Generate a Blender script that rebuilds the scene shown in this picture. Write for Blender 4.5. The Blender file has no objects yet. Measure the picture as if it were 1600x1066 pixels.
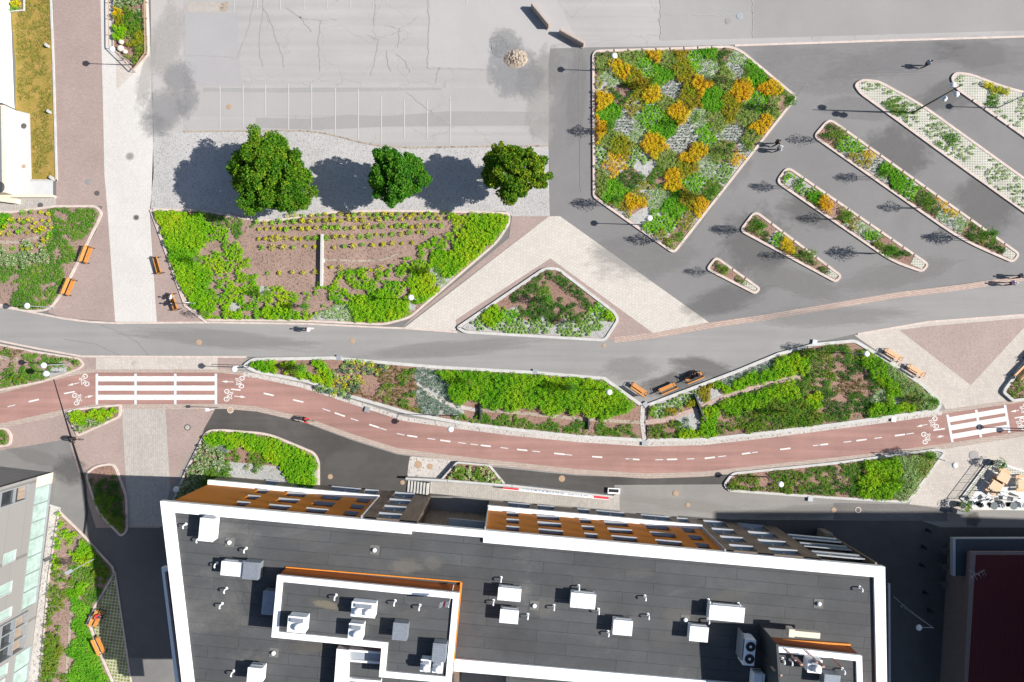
import bpy, bmesh, math, random
import numpy as np
from mathutils import Vector, Matrix
R = math.radians
scene = bpy.context.scene
# ------------------------------------------------------------------ camera, sky, sun, exposure
HC = 73.0            # camera height above the ground, metres
S = 14.5             # photograph pixels per metre on the ground
cd = bpy.data.cameras.new('camera'); cam = bpy.data.objects.new('camera', cd)
scene.collection.objects.link(cam)
cam.location = (0, 0, HC); cam.rotation_euler = (0, 0, 0)
cd.sensor_width = 36; cd.lens = 18.0 / ((800 / S) / HC); cd.clip_end = 2000; cd.clip_start = 0.5
scene.camera = cam
ELEV = R(37.5)
w = bpy.data.worlds.new('World'); scene.world = w; w.use_nodes = True
wn = w.node_tree.nodes; bg = wn['Background']
sky = wn.new('ShaderNodeTexSky'); sky.sky_type = 'NISHITA'; sky.sun_disc = False
sky.sun_elevation = ELEV; sky.sun_rotation = R(92)
w.node_tree.links.new(sky.outputs[0], bg.inputs[0]); bg.inputs[1].default_value = 0.07
sd = bpy.data.lights.new('sun', 'SUN'); sd.energy = 5.0; sd.angle = R(0.5); sd.color = (1.0, 0.955, 0.89)
sun = bpy.data.objects.new('sun', sd); scene.collection.objects.link(sun)
sdir = Vector((-math.cos(ELEV), 0.035 * math.cos(ELEV), -math.sin(ELEV)))
sun.rotation_euler = sdir.to_track_quat('-Z', 'Y').to_euler(); sun.location = (60, -5, 60)
scene.view_settings.view_transform = 'Standard'; scene.view_settings.look = 'None'
scene.view_settings.exposure = 0.8; scene.view_settings.gamma = 1
try: scene.view_settings.use_curve_mapping = False
except Exception: pass
C = scene.collection
rnd = random.Random(7)
rng = np.random.default_rng(11)

# ------------------------------------------------------------------ helpers
def P(x, y, z=0.0):
    k = (HC - z) / HC / S
    return Vector(((x - 800) * k, (533 - y) * k, z))
def tag(o, label=None, cat=None, group=None, kind=None):
    if label: o['label'] = label
    if cat: o['category'] = cat
    if group: o['group'] = group
    if kind: o['kind'] = kind
    return o
def empty(name, loc=(0, 0, 0), rz=0, label=None, cat=None, group=None, kind=None):
    o = bpy.data.objects.new(name, None); C.objects.link(o)
    o.location = loc; o.rotation_euler = (0, 0, rz); o.empty_display_size = 0.3
    return tag(o, label, cat, group, kind)
def kids(o): return [c for c in bpy.data.objects if c.parent == o]
def copy_tree(o, parent=None, ch=None):
    c = o.copy(); C.objects.link(c); c.parent = parent
    for k in kids(o): copy_tree(k, c)
    return c
class MB:
    def __init__(s): s.v = []; s.f = []
    def add(s, vs, fs):
        b = len(s.v); s.v += [tuple(v) for v in vs]; s.f += [[i + b for i in f] for f in fs]; return s
    def box(s, c, d, rz=0, rx=0, ry=0):
        m = Matrix.Translation(c) @ Matrix.Rotation(rz, 4, 'Z') @ Matrix.Rotation(ry, 4, 'Y') @ Matrix.Rotation(rx, 4, 'X')
        x, y, z = d[0] / 2, d[1] / 2, d[2] / 2
        vs = [m @ Vector(p) for p in ((-x,-y,-z),(x,-y,-z),(x,y,-z),(-x,y,-z),(-x,-y,z),(x,-y,z),(x,y,z),(-x,y,z))]
        return s.add(vs, [[3,2,1,0],[4,5,6,7],[0,1,5,4],[1,2,6,5],[2,3,7,6],[3,0,4,7]])
    def prism(s, poly, z0, z1, top=True, bottom=False):
        n = len(poly); a = sum(poly[i][0]*poly[(i+1)%n][1]-poly[(i+1)%n][0]*poly[i][1] for i in range(n))
        if a < 0: poly = poly[::-1]
        vs = [(p[0], p[1], z0) for p in poly] + [(p[0], p[1], z1) for p in poly]
        fs = [[i, (i+1)%n, (i+1)%n+n, i+n] for i in range(n)]
        if top: fs.append([i+n for i in range(n)])
        if bottom: fs.append([n-1-i for i in range(n)])
        return s.add(vs, fs)
    def sheet(s, poly, z):
        n = len(poly); a = sum(poly[i][0]*poly[(i+1)%n][1]-poly[(i+1)%n][0]*poly[i][1] for i in range(n))
        if a < 0: poly = poly[::-1]
        return s.add([(p[0], p[1], z) for p in poly], [list(range(n))])
    def tube(s, p0, p1, r0, r1=None, n=8, caps=True):
        r1 = r0 if r1 is None else r1
        p0, p1 = Vector(p0), Vector(p1); d = (p1 - p0)
        q = d.to_track_quat('Z', 'Y'); vs = []
        for p, r in ((p0, r0), (p1, r1)):
            for i in range(n):
                t = 2*math.pi*i/n; vs.append(p + q @ Vector((r*math.cos(t), r*math.sin(t), 0)))
        fs = [[i, (i+1)%n, (i+1)%n+n, i+n] for i in range(n)]
        if caps: fs += [[n-1-i for i in range(n)], [n+i for i in range(n)]]
        return s.add(vs, fs)
    def path(s, pts, r, n=6):
        for a, b in zip(pts[:-1], pts[1:]): s.tube(a, b, r, n=n)
        return s
    def ball(s, c, r, sc=(1,1,1), nu=12, nv=8):
        vs = [(c[0], c[1], c[2]-r*sc[2])]
        for j in range(1, nv):
            t = math.pi*j/nv
            for i in range(nu):
                a = 2*math.pi*i/nu
                vs.append((c[0]+r*sc[0]*math.sin(t)*math.cos(a), c[1]+r*sc[1]*math.sin(t)*math.sin(a), c[2]-r*sc[2]*math.cos(t)))
        vs.append((c[0], c[1], c[2]+r*sc[2])); fs = []
        for i in range(nu): fs.append([0, 1+(i+1)%nu, 1+i])
        for j in range(nv-2):
            for i in range(nu):
                a = 1+j*nu+i; b = 1+j*nu+(i+1)%nu; fs.append([a, b, b+nu, a+nu])
        l = len(vs)-1
        for i in range(nu): fs.append([l, l-nu+i, l-nu+(i+1)%nu])
        return s.add(vs, fs)
    def torus(s, c, Rr, r, q=None, n=20, m=6, z=1.0):
        q = q or Matrix.Identity(3); c = Vector(c); vs = []
        for i in range(n):
            a = 2*math.pi*i/n
            for j in range(m):
                b = 2*math.pi*j/m; rr = Rr + r*math.cos(b)
                vs.append(c + q @ Vector((rr*math.cos(a), rr*math.sin(a), z*r*math.sin(b))))
        fs = [[i*m+j, ((i+1)%n)*m+j, ((i+1)%n)*m+(j+1)%m, i*m+(j+1)%m] for i in range(n) for j in range(m)]
        return s.add(vs, fs)
    def build(s, name, mat, parent=None, smooth=False, **kw):
        me = bpy.data.meshes.new(name); me.from_pydata(s.v, [], s.f); me.update()
        if mat: me.materials.append(mat)
        if smooth:
            for p in me.polygons: p.use_smooth = True
        o = bpy.data.objects.new(name, me); C.objects.link(o)
        if parent: o.parent = parent
        return tag(o, **kw) if kw else o
def px(poly, z=0): return [tuple(P(x, y, z)[:2]) for x, y in poly]
def rounded(poly, r, n=5):
    out = []; m = len(poly)
    for i, p in enumerate(poly):
        rr = p[2] if len(p) > 2 else r
        a = Vector(poly[i-1][:2]); b = Vector(p[:2]); c = Vector(poly[(i+1)%m][:2])
        if rr <= 0: out.append(tuple(b)); continue
        da, dc = (a-b), (c-b); k = min(rr, da.length*.45, dc.length*.45)
        q0 = b + da.normalized()*k; q1 = b + dc.normalized()*k
        for j in range(n+1):
            t = j/n; out.append(tuple(q0*(1-t)**2 + b*2*t*(1-t) + q1*t*t))
    return out
def inpoly(X, Y, poly):
    ins = np.zeros(X.shape, bool); n = len(poly)
    for i in range(n):
        x0, y0 = poly[i][:2]; x1, y1 = poly[(i+1)%n][:2]
        if y0 == y1: continue
        c = ((y0 > Y) != (y1 > Y)) & (X < (x1-x0)*(Y-y0)/(y1-y0)+x0); ins ^= c
    return ins
def vnoise(X, Y, sc, seed=0):
    r = np.random.default_rng(seed); T = r.random((64, 64))
    x = X/sc; y = Y/sc; xi = np.floor(x).astype(int); yi = np.floor(y).astype(int); fx = x-xi; fy = y-yi
    fx = fx*fx*(3-2*fx); fy = fy*fy*(3-2*fy)
    g = lambda a, b: T[a % 64, b % 64]
    return (g(xi,yi)*(1-fx)+g(xi+1,yi)*fx)*(1-fy)+(g(xi,yi+1)*(1-fx)+g(xi+1,yi+1)*fx)*fy
def offset(poly, d):                      # inward offset (metres), closed world polygon
    n = len(poly); a = sum(poly[i][0]*poly[(i+1)%n][1]-poly[(i+1)%n][0]*poly[i][1] for i in range(n))
    sg = 1 if a > 0 else -1; out = []
    for i in range(n):
        p, q, r = Vector(poly[i-1]), Vector(poly[i]), Vector(poly[(i+1)%n])
        e0 = (q-p).normalized(); e1 = (r-q).normalized()
        n0 = Vector((-e0.y, e0.x))*sg; n1 = Vector((-e1.y, e1.x))*sg; m = n0+n1
        if m.length < 1e-4: m = n0
        m.normalize(); k = 1/max(.45, m.dot(n0)); out.append(tuple(q + m*d*k))
    return out

# ------------------------------------------------------------------ materials
MATS = {}
class NT:
    def __init__(s, name):
        s.m = bpy.data.materials.new(name); s.m.use_nodes = True; s.t = s.m.node_tree
        s.n = s.t.nodes; s.b = s.n['Principled BSDF']; MATS[name] = s.m
        s.tc = s.n.new('ShaderNodeTexCoord')
    def link(s, a, b): s.t.links.new(a, b)
    def noise(s, scale, detail=4, rough=.6, vec=None, dist=0):
        n = s.n.new('ShaderNodeTexNoise'); n.inputs['Scale'].default_value = scale; n.inputs['Detail'].default_value = detail
        n.inputs['Roughness'].default_value = rough; n.inputs['Distortion'].default_value = dist
        s.link(vec or s.tc.outputs['Object'], n.inputs['Vector']); return n.outputs['Fac']
    def ramp(s, fac, stops):
        r = s.n.new('ShaderNodeValToRGB'); e = r.color_ramp.elements
        while len(e) < len(stops): e.new(.5)
        for i, (p, c) in enumerate(stops):
            e[i].position = p; e[i].color = (c, c, c, 1) if isinstance(c, (int, float)) else (*c, 1)
        s.link(fac, r.inputs[0]); return r.outputs[0]
    def mix(s, fac, a, b, mode='MIX'):
        m = s.n.new('ShaderNodeMix'); m.data_type = 'RGBA'; m.blend_type = mode
        for sock, v in ((m.inputs[0], fac), (m.inputs[6], a), (m.inputs[7], b)):
            if isinstance(v, (int, float)): sock.default_value = v
            elif isinstance(v, tuple): sock.default_value = (*v, 1)
            else: s.link(v, sock)
        return m.outputs[2]
    def mapping(s, rot=0, sc=(1, 1, 1)):
        m = s.n.new('ShaderNodeMapping'); m.inputs['Rotation'].default_value = (0, 0, rot); m.inputs['Scale'].default_value = sc
        s.link(s.tc.outputs['Object'], m.inputs[0]); return m.outputs[0]
    def bump(s, h, strength=.3, dist=.02):
        b = s.n.new('ShaderNodeBump'); b.inputs['Strength'].default_value = strength; b.inputs['Distance'].default_value = dist
        s.link(h, b.inputs['Height']); s.link(b.outputs[0], s.b.inputs['Normal'])
    def done(s, col, rough=.85, metal=0, spec=.3):
        if isinstance(col, tuple): s.b.inputs['Base Color'].default_value = (*col, 1)
        else: s.link(col, s.b.inputs['Base Color'])
        s.b.inputs['Roughness'].default_value = rough; s.b.inputs['Metallic'].default_value = metal
        s.b.inputs['Specular IOR Level'].default_value = spec
        return s.m
def plain(name, col, rough=.6, metal=0, var=.12, scale=3.0, spec=.4):
    t = NT(name); c2 = tuple(x*(1-var) for x in col); c3 = tuple(min(1, x*(1+var)) for x in col)
    f = t.noise(scale, 5, .65); return t.done(t.ramp(f, [(.3, c2), (.7, c3)]), rough, metal, spec)
def asphalt(name, c, var=.1, grain=.18, warm=0, cracks=False, streak=0):
    t = NT(name); big = t.noise(.09, 5, .6, dist=.5); mid = t.noise(.7, 5, .7); fine = t.noise(9, 3, .8); fine2 = t.noise(28, 2, .9)
    lo = tuple(x*(1-var) for x in c); hi = tuple(x*(1+var) for x in c)
    col = t.ramp(big, [(.35, lo), (.65, hi)])
    col = t.mix(1.0, col, t.ramp(mid, [(.3, 1-var*.5), (.7, 1+var*.35)]), 'MULTIPLY')
    col = t.mix(1.0, col, t.ramp(fine, [(.32, 1-grain), (.68, 1+grain*.5)]), 'MULTIPLY')
    col = t.mix(1.0, col, t.ramp(fine2, [(.35, 1-grain), (.65, 1.0)]), 'MULTIPLY')
    if cracks:
        wv = t.noise(.35, 4, .6); mp = t.n.new('ShaderNodeVectorMath'); mp.operation = 'ADD'
        t.link(t.tc.outputs['Object'], mp.inputs[0]); sc = t.n.new('ShaderNodeVectorMath'); sc.operation = 'SCALE'
        cn = t.n.new('ShaderNodeTexNoise'); cn.inputs['Scale'].default_value = .25; cn.inputs['Detail'].default_value = 5
        t.link(t.tc.outputs['Object'], cn.inputs['Vector']); t.link(cn.outputs['Color'], sc.inputs[0]); sc.inputs[3].default_value = 5
        t.link(sc.outputs[0], mp.inputs[1])
        v = t.n.new('ShaderNodeTexVoronoi'); v.feature = 'DISTANCE_TO_EDGE'; v.inputs['Scale'].default_value = .19
        t.link(mp.outputs[0], v.inputs['Vector'])
        cr = t.ramp(v.outputs['Distance'], [(.0, .82), (.010, 1.0)])
        gate = t.ramp(t.noise(.12, 3, .5), [(.40, 0.0), (.50, 1.0)])
        col = t.mix(gate, col, t.mix(1.0, col, cr, 'MULTIPLY'))
        st = t.n.new('ShaderNodeTexNoise'); st.inputs['Scale'].default_value = 1; st.inputs['Detail'].default_value = 4
        t.link(t.mapping(R(2), (.03, 1.2, 1)), st.inputs['Vector'])
        col = t.mix(1.0, col, t.ramp(st.outputs['Fac'], [(.35, .93), (.65, 1.04)]), 'MULTIPLY')
    if streak:
        st = t.n.new('ShaderNodeTexNoise'); st.inputs['Scale'].default_value = 1; st.inputs['Detail'].default_value = 5
        t.link(t.mapping(R(3), (.05, 1.6, 1)), st.inputs['Vector'])
        col = t.mix(1.0, col, t.ramp(st.outputs['Fac'], [(.35, 1-streak), (.65, 1+streak*.6)]), 'MULTIPLY')
    t.bump(fine2, .25, .01); return t.done(col, .9, 0, .2)
def pavers(name, c1, c2, mortar, bw=.28, bh=.14, rot=0, msize=.012, var=.08):
    t = NT(name); br = t.n.new('ShaderNodeTexBrick'); t.link(t.mapping(rot), br.inputs['Vector'])
    br.inputs['Color1'].default_value = (*c1, 1); br.inputs['Color2'].default_value = (*c2, 1); br.inputs['Mortar'].default_value = (*mortar, 1)
    br.inputs['Scale'].default_value = 1; br.inputs['Mortar Size'].default_value = msize
    br.inputs['Brick Width'].default_value = bw; br.inputs['Row Height'].default_value = bh; br.inputs['Bias'].default_value = 0
    col = br.outputs['Color']
    col = t.mix(1.0, col, t.ramp(t.noise(.22, 5, .65), [(.3, 1-var), (.7, 1+var)]), 'MULTIPLY')
    col = t.mix(1.0, col, t.ramp(t.noise(5, 4, .8), [(.3, .86), (.7, 1.08)]), 'MULTIPLY')
    col = t.mix(t.ramp(t.noise(1.3, 2, .5), [(.72, 0.0), (.8, .35)]), col, tuple(min(1, x*1.5) for x in c1))
    t.bump(br.outputs['Fac'], -.3, .01); return t.done(col, .88, 0, .2)
def gravel(name, c, dark, scale=6, contrast=1.0, big=.1):
    t = NT(name); v = t.n.new('ShaderNodeTexVoronoi'); v.inputs['Scale'].default_value = scale; t.link(t.tc.outputs['Object'], v.inputs['Vector'])
    hs = t.n.new('ShaderNodeSeparateColor'); t.link(v.outputs['Color'], hs.inputs[0])
    hi = tuple(min(1, x*1.2) for x in c)
    col = t.ramp(hs.outputs[0], [(0, dark), (.25*contrast, c), (1, hi)])
    col = t.mix(1.0, col, t.ramp(t.noise(scale*2.2, 3, .8), [(.3, .75), (.65, 1.1)]), 'MULTIPLY')
    col = t.mix(1.0, col, t.ramp(t.noise(.25, 4, .6), [(.3, 1-big), (.7, 1+big)]), 'MULTIPLY')
    t.bump(v.outputs['Distance'], .6, .03); return t.done(col, .9, 0, .2)
def leafmat(name, cols, trans=.3, nscale=.8, rough=.55):
    cols = [tuple(x*1.12 for x in c) for c in cols]
    t = NT(name); g = t.n.new('ShaderNodeNewGeometry')
    n1 = t.noise(nscale, 3, .6); a = t.n.new('ShaderNodeMath'); a.operation = 'MULTIPLY_ADD'
    t.link(g.outputs['Random Per Island'], a.inputs[0]); a.inputs[1].default_value = .55
    b = t.n.new('ShaderNodeMath'); b.operation = 'MULTIPLY_ADD'; t.link(n1, b.inputs[0]); b.inputs[1].default_value = 1.3; b.inputs[2].default_value = -.42
    t.link(b.outputs[0], a.inputs[2]); k = len(cols)
    col = t.ramp(a.outputs[0], [((i+.5)/k, c) for i, c in enumerate(cols)])
    t.done(col, .75, 0, .12)
    tr = t.n.new('ShaderNodeBsdfTranslucent'); t.link(col, tr.inputs[0]); mx = t.n.new('ShaderNodeMixShader'); mx.inputs[0].default_value = trans
    out = t.n['Material Output']; t.link(t.b.outputs[0], mx.inputs[1]); t.link(tr.outputs[0], mx.inputs[2]); t.link(mx.outputs[0], out.inputs[0])
    return t.m

m_ground = asphalt('asphalt_grey', (.16, .158, .155))
m_park = asphalt('asphalt_worn_light', (.345, .333, .328), .045, .10, cracks=True)
m_patch = asphalt('asphalt_patched', (.262, .254, .25), .06, .12, streak=.05)
m_fore = asphalt('asphalt_forecourt', (.192, .188, .187), .07, .12)
m_prom = asphalt('asphalt_promenade', (.25, .244, .238), .05, .08, streak=.06)
m_fresh = asphalt('asphalt_dark', (.085, .080, .076), .2, .15, streak=.08)
m_street = asphalt('asphalt_street', (.245, .235, .223), .10, .12, streak=.05)
sheetdark = None
m_strip = pavers('concrete_slabs', (.50, .48, .455), (.475, .455, .43), (.42, .40, .375), .5, .25, R(90), .012, .05)
m_cream = pavers('cream_paving', (.49, .46, .42), (.45, .42, .38), (.36, .33, .295), .42, .28, R(-36), .016, .05)
m_cream2 = pavers('pale_paving', (.46, .42, .38), (.41, .37, .335), (.34, .305, .27), .42, .28, R(50), .014, .07)
m_pale3 = pavers('worn_paving', (.40, .375, .345), (.34, .315, .29), (.27, .25, .23), .3, .2, R(90), .014, .1)
m_brick = pavers('brick_paving', (.335, .26, .237), (.29, .222, .20), (.24, .19, .17), .22, .11, R(4), .012, .08)
m_herr = pavers('cobble_paving', (.32, .238, .215), (.24, .17, .155), (.34, .29, .26), .17, .13, R(35), .02, .08)
m_cobb = pavers('cobble_strip_stone', (.45, .355, .31), (.38, .29, .25), (.28, .21, .18), .26, .22, R(10), .03, .08)
m_red = asphalt('red_asphalt', (.315, .185, .16), .12, .12, streak=.14)
m_gravel = gravel('grey_gravel', (.35, .34, .335), (.22, .21, .215), 11, .7)
m_pebble = gravel('white_pebbles', (.32, .32, .31), (.19, .19, .185), 10, .8)
m_cobble_w = gravel('white_cobbles', (.40, .375, .35), (.24, .21, .19), 7, .7)
m_mulch = gravel('bark_mulch', (.235, .148, .115), (.12, .07, .052), 9, .9, .16)
m_mulch2 = gravel('brown_soil', (.255, .178, .145), (.115, .075, .06), 9, .9, .16)
m_dirt = gravel('crumbly_dirt', (.30, .25, .20), (.16, .13, .11), 4, .9)
m_kerb = plain('kerb_stone', (.47, .395, .355), .85, 0, .16, 1.8)
m_kerbw = plain('concrete_kerb', (.42, .415, .40), .85, 0, .14, 1.6)
m_white = plain('white_paint', (.58, .56, .54), .8, 0, .16, 2.2)
m_faint = plain('faded_white_paint', (.42, .41, .395), .8, 0, .07, 5)
m_thermo = plain('grey_white_paint', (.50, .51, .52), .7, 0, .05, 3)
m_steel = plain('galvanised_steel', (.34, .36, .38), .45, .4, .1, 5)
m_black = plain('black_steel', (.018, .019, .022), .5, .2)
m_dark = plain('dark_metal', (.05, .055, .06), .5, .2)
m_lampw = plain('white_lamp_shade', (.62, .63, .66), .35, 0, .03)
m_lampb = plain('blue_white_shade', (.50, .58, .68), .35, 0, .03)
m_iron = plain('cast_iron', (.10, .095, .095), .7, .2, .2, 12)
m_rust = plain('tan_cover', (.34, .24, .16), .8, 0, .2, 8)
m_ironl = plain('worn_iron', (.24, .23, .225), .7, .1, .2, 12)
def wood(name, c1, c2, sc=(1.5, 14, 14)):
    t = NT(name); n = t.n.new('ShaderNodeTexNoise'); n.inputs['Scale'].default_value = 1.5; n.inputs['Detail'].default_value = 5
    t.link(t.mapping(0, sc), n.inputs['Vector']); return t.done(t.ramp(n.outputs['Fac'], [(.3, c1), (.7, c2)]), .6, 0, .3)
m_bench = wood('oiled_orange_wood', (.42, .17, .035), (.60, .27, .07))
m_bpale = wood('pale_bench_wood', (.52, .28, .14), (.66, .38, .20))
m_tan = wood('tan_table_wood', (.46, .33, .20), (.56, .42, .27))
m_clad = wood('weathered_cladding', (.11, .08, .062), (.22, .17, .135), (7, 7, .35))
m_cladl = wood('weathered_light_cladding', (.18, .14, .11), (.32, .26, .21), (7, 7, .35))
m_orange = plain('orange_render', (.50, .165, .012), .8, 0, .05, .8)
m_brown = plain('brown_cladding', (.24, .065, .018), .6, 0, .1, .5)
m_ostrip = plain('orange_metal', (.62, .22, .03), .5)
m_parapet = plain('white_parapet_metal', (.80, .81, .82), .45, 0, .02, .5)
m_unit = plain('white_unit_metal', (.78, .79, .80), .45, 0, .03, 2)
m_unitg = plain('grey_unit_metal', (.33, .36, .40), .35, .5, .12, 3)
m_glassb = plain('blue_glass', (.10, .145, .19), .08, 0, .3, .8, .9)
m_glassg = plain('pale_green_glass', (.30, .40, .37), .1, 0, .25, .9, .9)
m_glassd = plain('dark_glass', (.03, .035, .04), .06, 0, .3, 1, 1)
m_sill = plain('light_sill_metal', (.36, .385, .42), .35, .2, .06)
m_frame = plain('brown_window_frame', (.09, .025, .018), .6)
m_framew = plain('pale_window_frame', (.40, .43, .45), .5)
m_greypan = None
t = NT('grey_panel_cladding'); br = t.n.new('ShaderNodeTexBrick'); mp = t.n.new('ShaderNodeMapping'); t.link(t.tc.outputs['Object'], mp.inputs[0])
mp.inputs['Rotation'].default_value = (R(90), 0, R(90)); t.link(mp.outputs[0], br.inputs['Vector'])
br.inputs['Color1'].default_value = (.21, .205, .20, 1); br.inputs['Color2'].default_value = (.235, .228, .22, 1); br.inputs['Mortar'].default_value = (.15, .145, .14, 1)
br.inputs['Brick Width'].default_value = 2.4; br.inputs['Row Height'].default_value = .9; br.inputs['Mortar Size'].default_value = .02; br.inputs['Scale'].default_value = 1
m_greypan = t.done(br.outputs['Color'], .6, 0, .3)
def roofmat():
    t = NT('bitumen_roofing'); br = t.n.new('ShaderNodeTexBrick'); t.link(t.mapping(R(5.2)), br.inputs['Vector'])
    br.inputs['Color1'].default_value = (.060, .062, .065, 1); br.inputs['Color2'].default_value = (.070, .072, .075, 1); br.inputs['Mortar'].default_value = (.028, .028, .03, 1)
    br.inputs['Scale'].default_value = 1; br.inputs['Brick Width'].default_value = 7.5; br.inputs['Row Height'].default_value = 1.05; br.inputs['Mortar Size'].default_value = .02
    br.offset = .37; col = br.outputs['Color']
    col = t.mix(1.0, col, t.ramp(t.noise(.25, 5, .65), [(.3, .82), (.7, 1.22)]), 'MULTIPLY')
    st = t.ramp(t.noise(.13, 6, .7, dist=.6), [(.56, 0.0), (.74, .55)])
    col = t.mix(st, col, (.17, .165, .15))
    col = t.mix(1.0, col, t.ramp(t.noise(14, 3, .8), [(.3, .82), (.7, 1.12)]), 'MULTIPLY')
    return t.done(col, .85, 0, .3)
m_roof = roofmat()
def corr(name, c, sc=3.0, rot=R(5.2)):
    t = NT(name); wv = t.n.new('ShaderNodeTexWave'); wv.inputs['Scale'].default_value = sc; t.link(t.mapping(rot), wv.inputs['Vector'])
    wv.bands_direction = 'X'
    t.bump(wv.outputs['Fac'], .6, .04); return t.done(t.ramp(t.noise(1, 3, .5), [(.3, tuple(x*.85 for x in c)), (.7, c)]), .55, 0, .3)
m_corr = corr('brown_corrugated_cladding', (.36, .10, .022))
m_redroof = corr('dark_red_sheet_roof', (.075, .006, .009), 1.1, 0)
m_pink = plain('pink_grey_render', (.17, .13, .125), .8)
m_cream_w = plain('cream_fascia', (.60, .52, .42), .6, 0, .04)
m_navy = plain('dark_blue_roofing', (.035, .05, .065), .6)
m_lawn_dry = None
def lawn(name, cols, sc=.35):
    t = NT(name); a = t.noise(sc, 5, .7, dist=.4); col = t.ramp(a, [(.3+.4*i/(len(cols)-1), c) for i, c in enumerate(cols)])
    col = t.mix(1.0, col, t.ramp(t.noise(10, 4, .8), [(.3, .6), (.7, 1.25)]), 'MULTIPLY'); t.bump(t.noise(16, 3, .8), .5, .03)
    return t.done(col, .9, 0, .15)
m_lawn_dry = lawn('dry_grass', [(.36, .23, .08), (.28, .20, .05), (.19, .17, .03)], 1.1)
m_lawn = lawn('green_grass', [(.20, .24, .04), (.13, .21, .02), (.09, .17, .015)])
def gridmat():
    t = NT('grass_grid_paver'); br = t.n.new('ShaderNodeTexBrick'); t.link(t.mapping(R(0)), br.inputs['Vector'])
    br.offset = 0; br.inputs['Color1'].default_value = (.22, .24, .16, 1); br.inputs['Color2'].default_value = (.29, .29, .22, 1); br.inputs['Mortar'].default_value = (.45, .435, .40, 1)
    br.inputs['Scale'].default_value = 1; br.inputs['Brick Width'].default_value = .27; br.inputs['Row Height'].default_value = .27; br.inputs['Mortar Size'].default_value = .06
    return t.done(t.mix(1.0, br.outputs['Color'], t.ramp(t.noise(.5, 4, .6), [(.3, .85), (.7, 1.1)]), 'MULTIPLY'), .9, 0, .2)
m_grid = gridmat()
def gridmat2():
    t = NT('mossy_grid_paver'); br = t.n.new('ShaderNodeTexBrick'); t.link(t.mapping(R(8)), br.inputs['Vector'])
    br.offset = 0; br.inputs['Color1'].default_value = (.12, .17, .03, 1); br.inputs['Color2'].default_value = (.2, .24, .06, 1); br.inputs['Mortar'].default_value = (.42, .40, .30, 1)
    br.inputs['Scale'].default_value = 1; br.inputs['Brick Width'].default_value = .34; br.inputs['Row Height'].default_value = .34; br.inputs['Mortar Size'].default_value = .06
    return t.done(t.mix(1.0, br.outputs['Color'], t.ramp(t.noise(1.2, 4, .6), [(.3, .7), (.7, 1.15)]), 'MULTIPLY'), .9, 0, .2)
m_grid2 = gridmat2()
# foliage colours
L = {}
L['O'] = leafmat('leaf_orange_yellow', [(.52, .24, .014), (.60, .38, .016), (.58, .45, .018), (.40, .42, .016)], .35, .5)
L['Y'] = leafmat('leaf_olive', [(.26, .15, .012), (.28, .24, .014), (.25, .28, .014), (.19, .27, .016)], .25, .6)
L['G'] = leafmat('leaf_fresh_green', [(.06, .22, .012), (.09, .30, .012), (.14, .35, .02), (.20, .40, .03)], .25, .6)
L['B'] = leafmat('leaf_bright_green', [(.09, .27, .012), (.16, .40, .014), (.25, .48, .018)], .3, .8)
L['S'] = leafmat('leaf_sage', [(.10, .20, .025), (.16, .27, .04), (.23, .31, .07), (.28, .34, .12)], .2, 1.2)
L['T'] = leafmat('leaf_light_tuft', [(.14, .27, .05), (.22, .37, .08), (.30, .43, .13)], .25, .8)
L['W'] = leafmat('leaf_small_dark', [(.05, .10, .04), (.11, .17, .08)], .2, .8)
L['M'] = leafmat('leaf_dark_green', [(.03, .10, .014), (.045, .145, .016), (.07, .18, .018)], .2, .8)
L['L'] = leafmat('leaf_lime', [(.08, .27, .008), (.13, .36, .010), (.24, .45, .012), (.42, .45, .015)], .3, .28)
L['H'] = leafmat('leaf_hedge_green', [(.05, .20, .008), (.11, .32, .010), (.20, .41, .012), (.33, .45, .014)], .3, .3)
L['D'] = leafmat('leaf_meadow_green', [(.05, .16, .014), (.07, .21, .015), (.11, .26, .018), (.20, .29, .03)], .25, .5)
L['R'] = leafmat('leaf_reddish', [(.13, .05, .025), (.18, .10, .03), (.13, .15, .025), (.09, .15, .025)], .2, .6)
L['C'] = leafmat('leaf_grey_blue', [(.06, .13, .07), (.10, .18, .11), (.16, .24, .16)], .2, 1)
L['V'] = leafmat('leaf_variegated', [(.12, .23, .03), (.25, .36, .09), (.50, .54, .35)], .2, 3)
L['P'] = leafmat('leaf_pale_feathery', [(.15, .27, .06), (.24, .37, .12), (.34, .45, .20)], .25, .5)
L['X'] = leafmat('leaf_mixed_border', [(.045, .14, .014), (.08, .21, .015), (.14, .26, .018), (.21, .17, .025)], .25, .8)
L['F'] = leafmat('leaf_white_flower', [(.05, .13, .02), (.13, .24, .05), (.55, .55, .42)], .2, 5)
L['q'] = leafmat('leaf_dry_grass', [(.20, .16, .04), (.14, .17, .025), (.10, .16, .02), (.25, .18, .06)], .2, 1.0)
L['K'] = leafmat('leaf_yellow_shrub', [(.22, .30, .012), (.40, .40, .014), (.55, .45, .016)], .25, .25)
L['tree'] = leafmat('leaf_tree', [(.022, .09, .006), (.045, .15, .007), (.09, .21, .010), (.22, .28, .02)], .3, .45)
L['tree2'] = leafmat('leaf_tree_dark', [(.018, .085, .008), (.035, .15, .010), (.06, .20, .012), (.13, .26, .02)], .3, .5)
L['tree3'] = leafmat('leaf_tree_olive', [(.020, .08, .006), (.045, .14, .007), (.12, .21, .010), (.30, .32, .02)], .3, .4)

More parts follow.
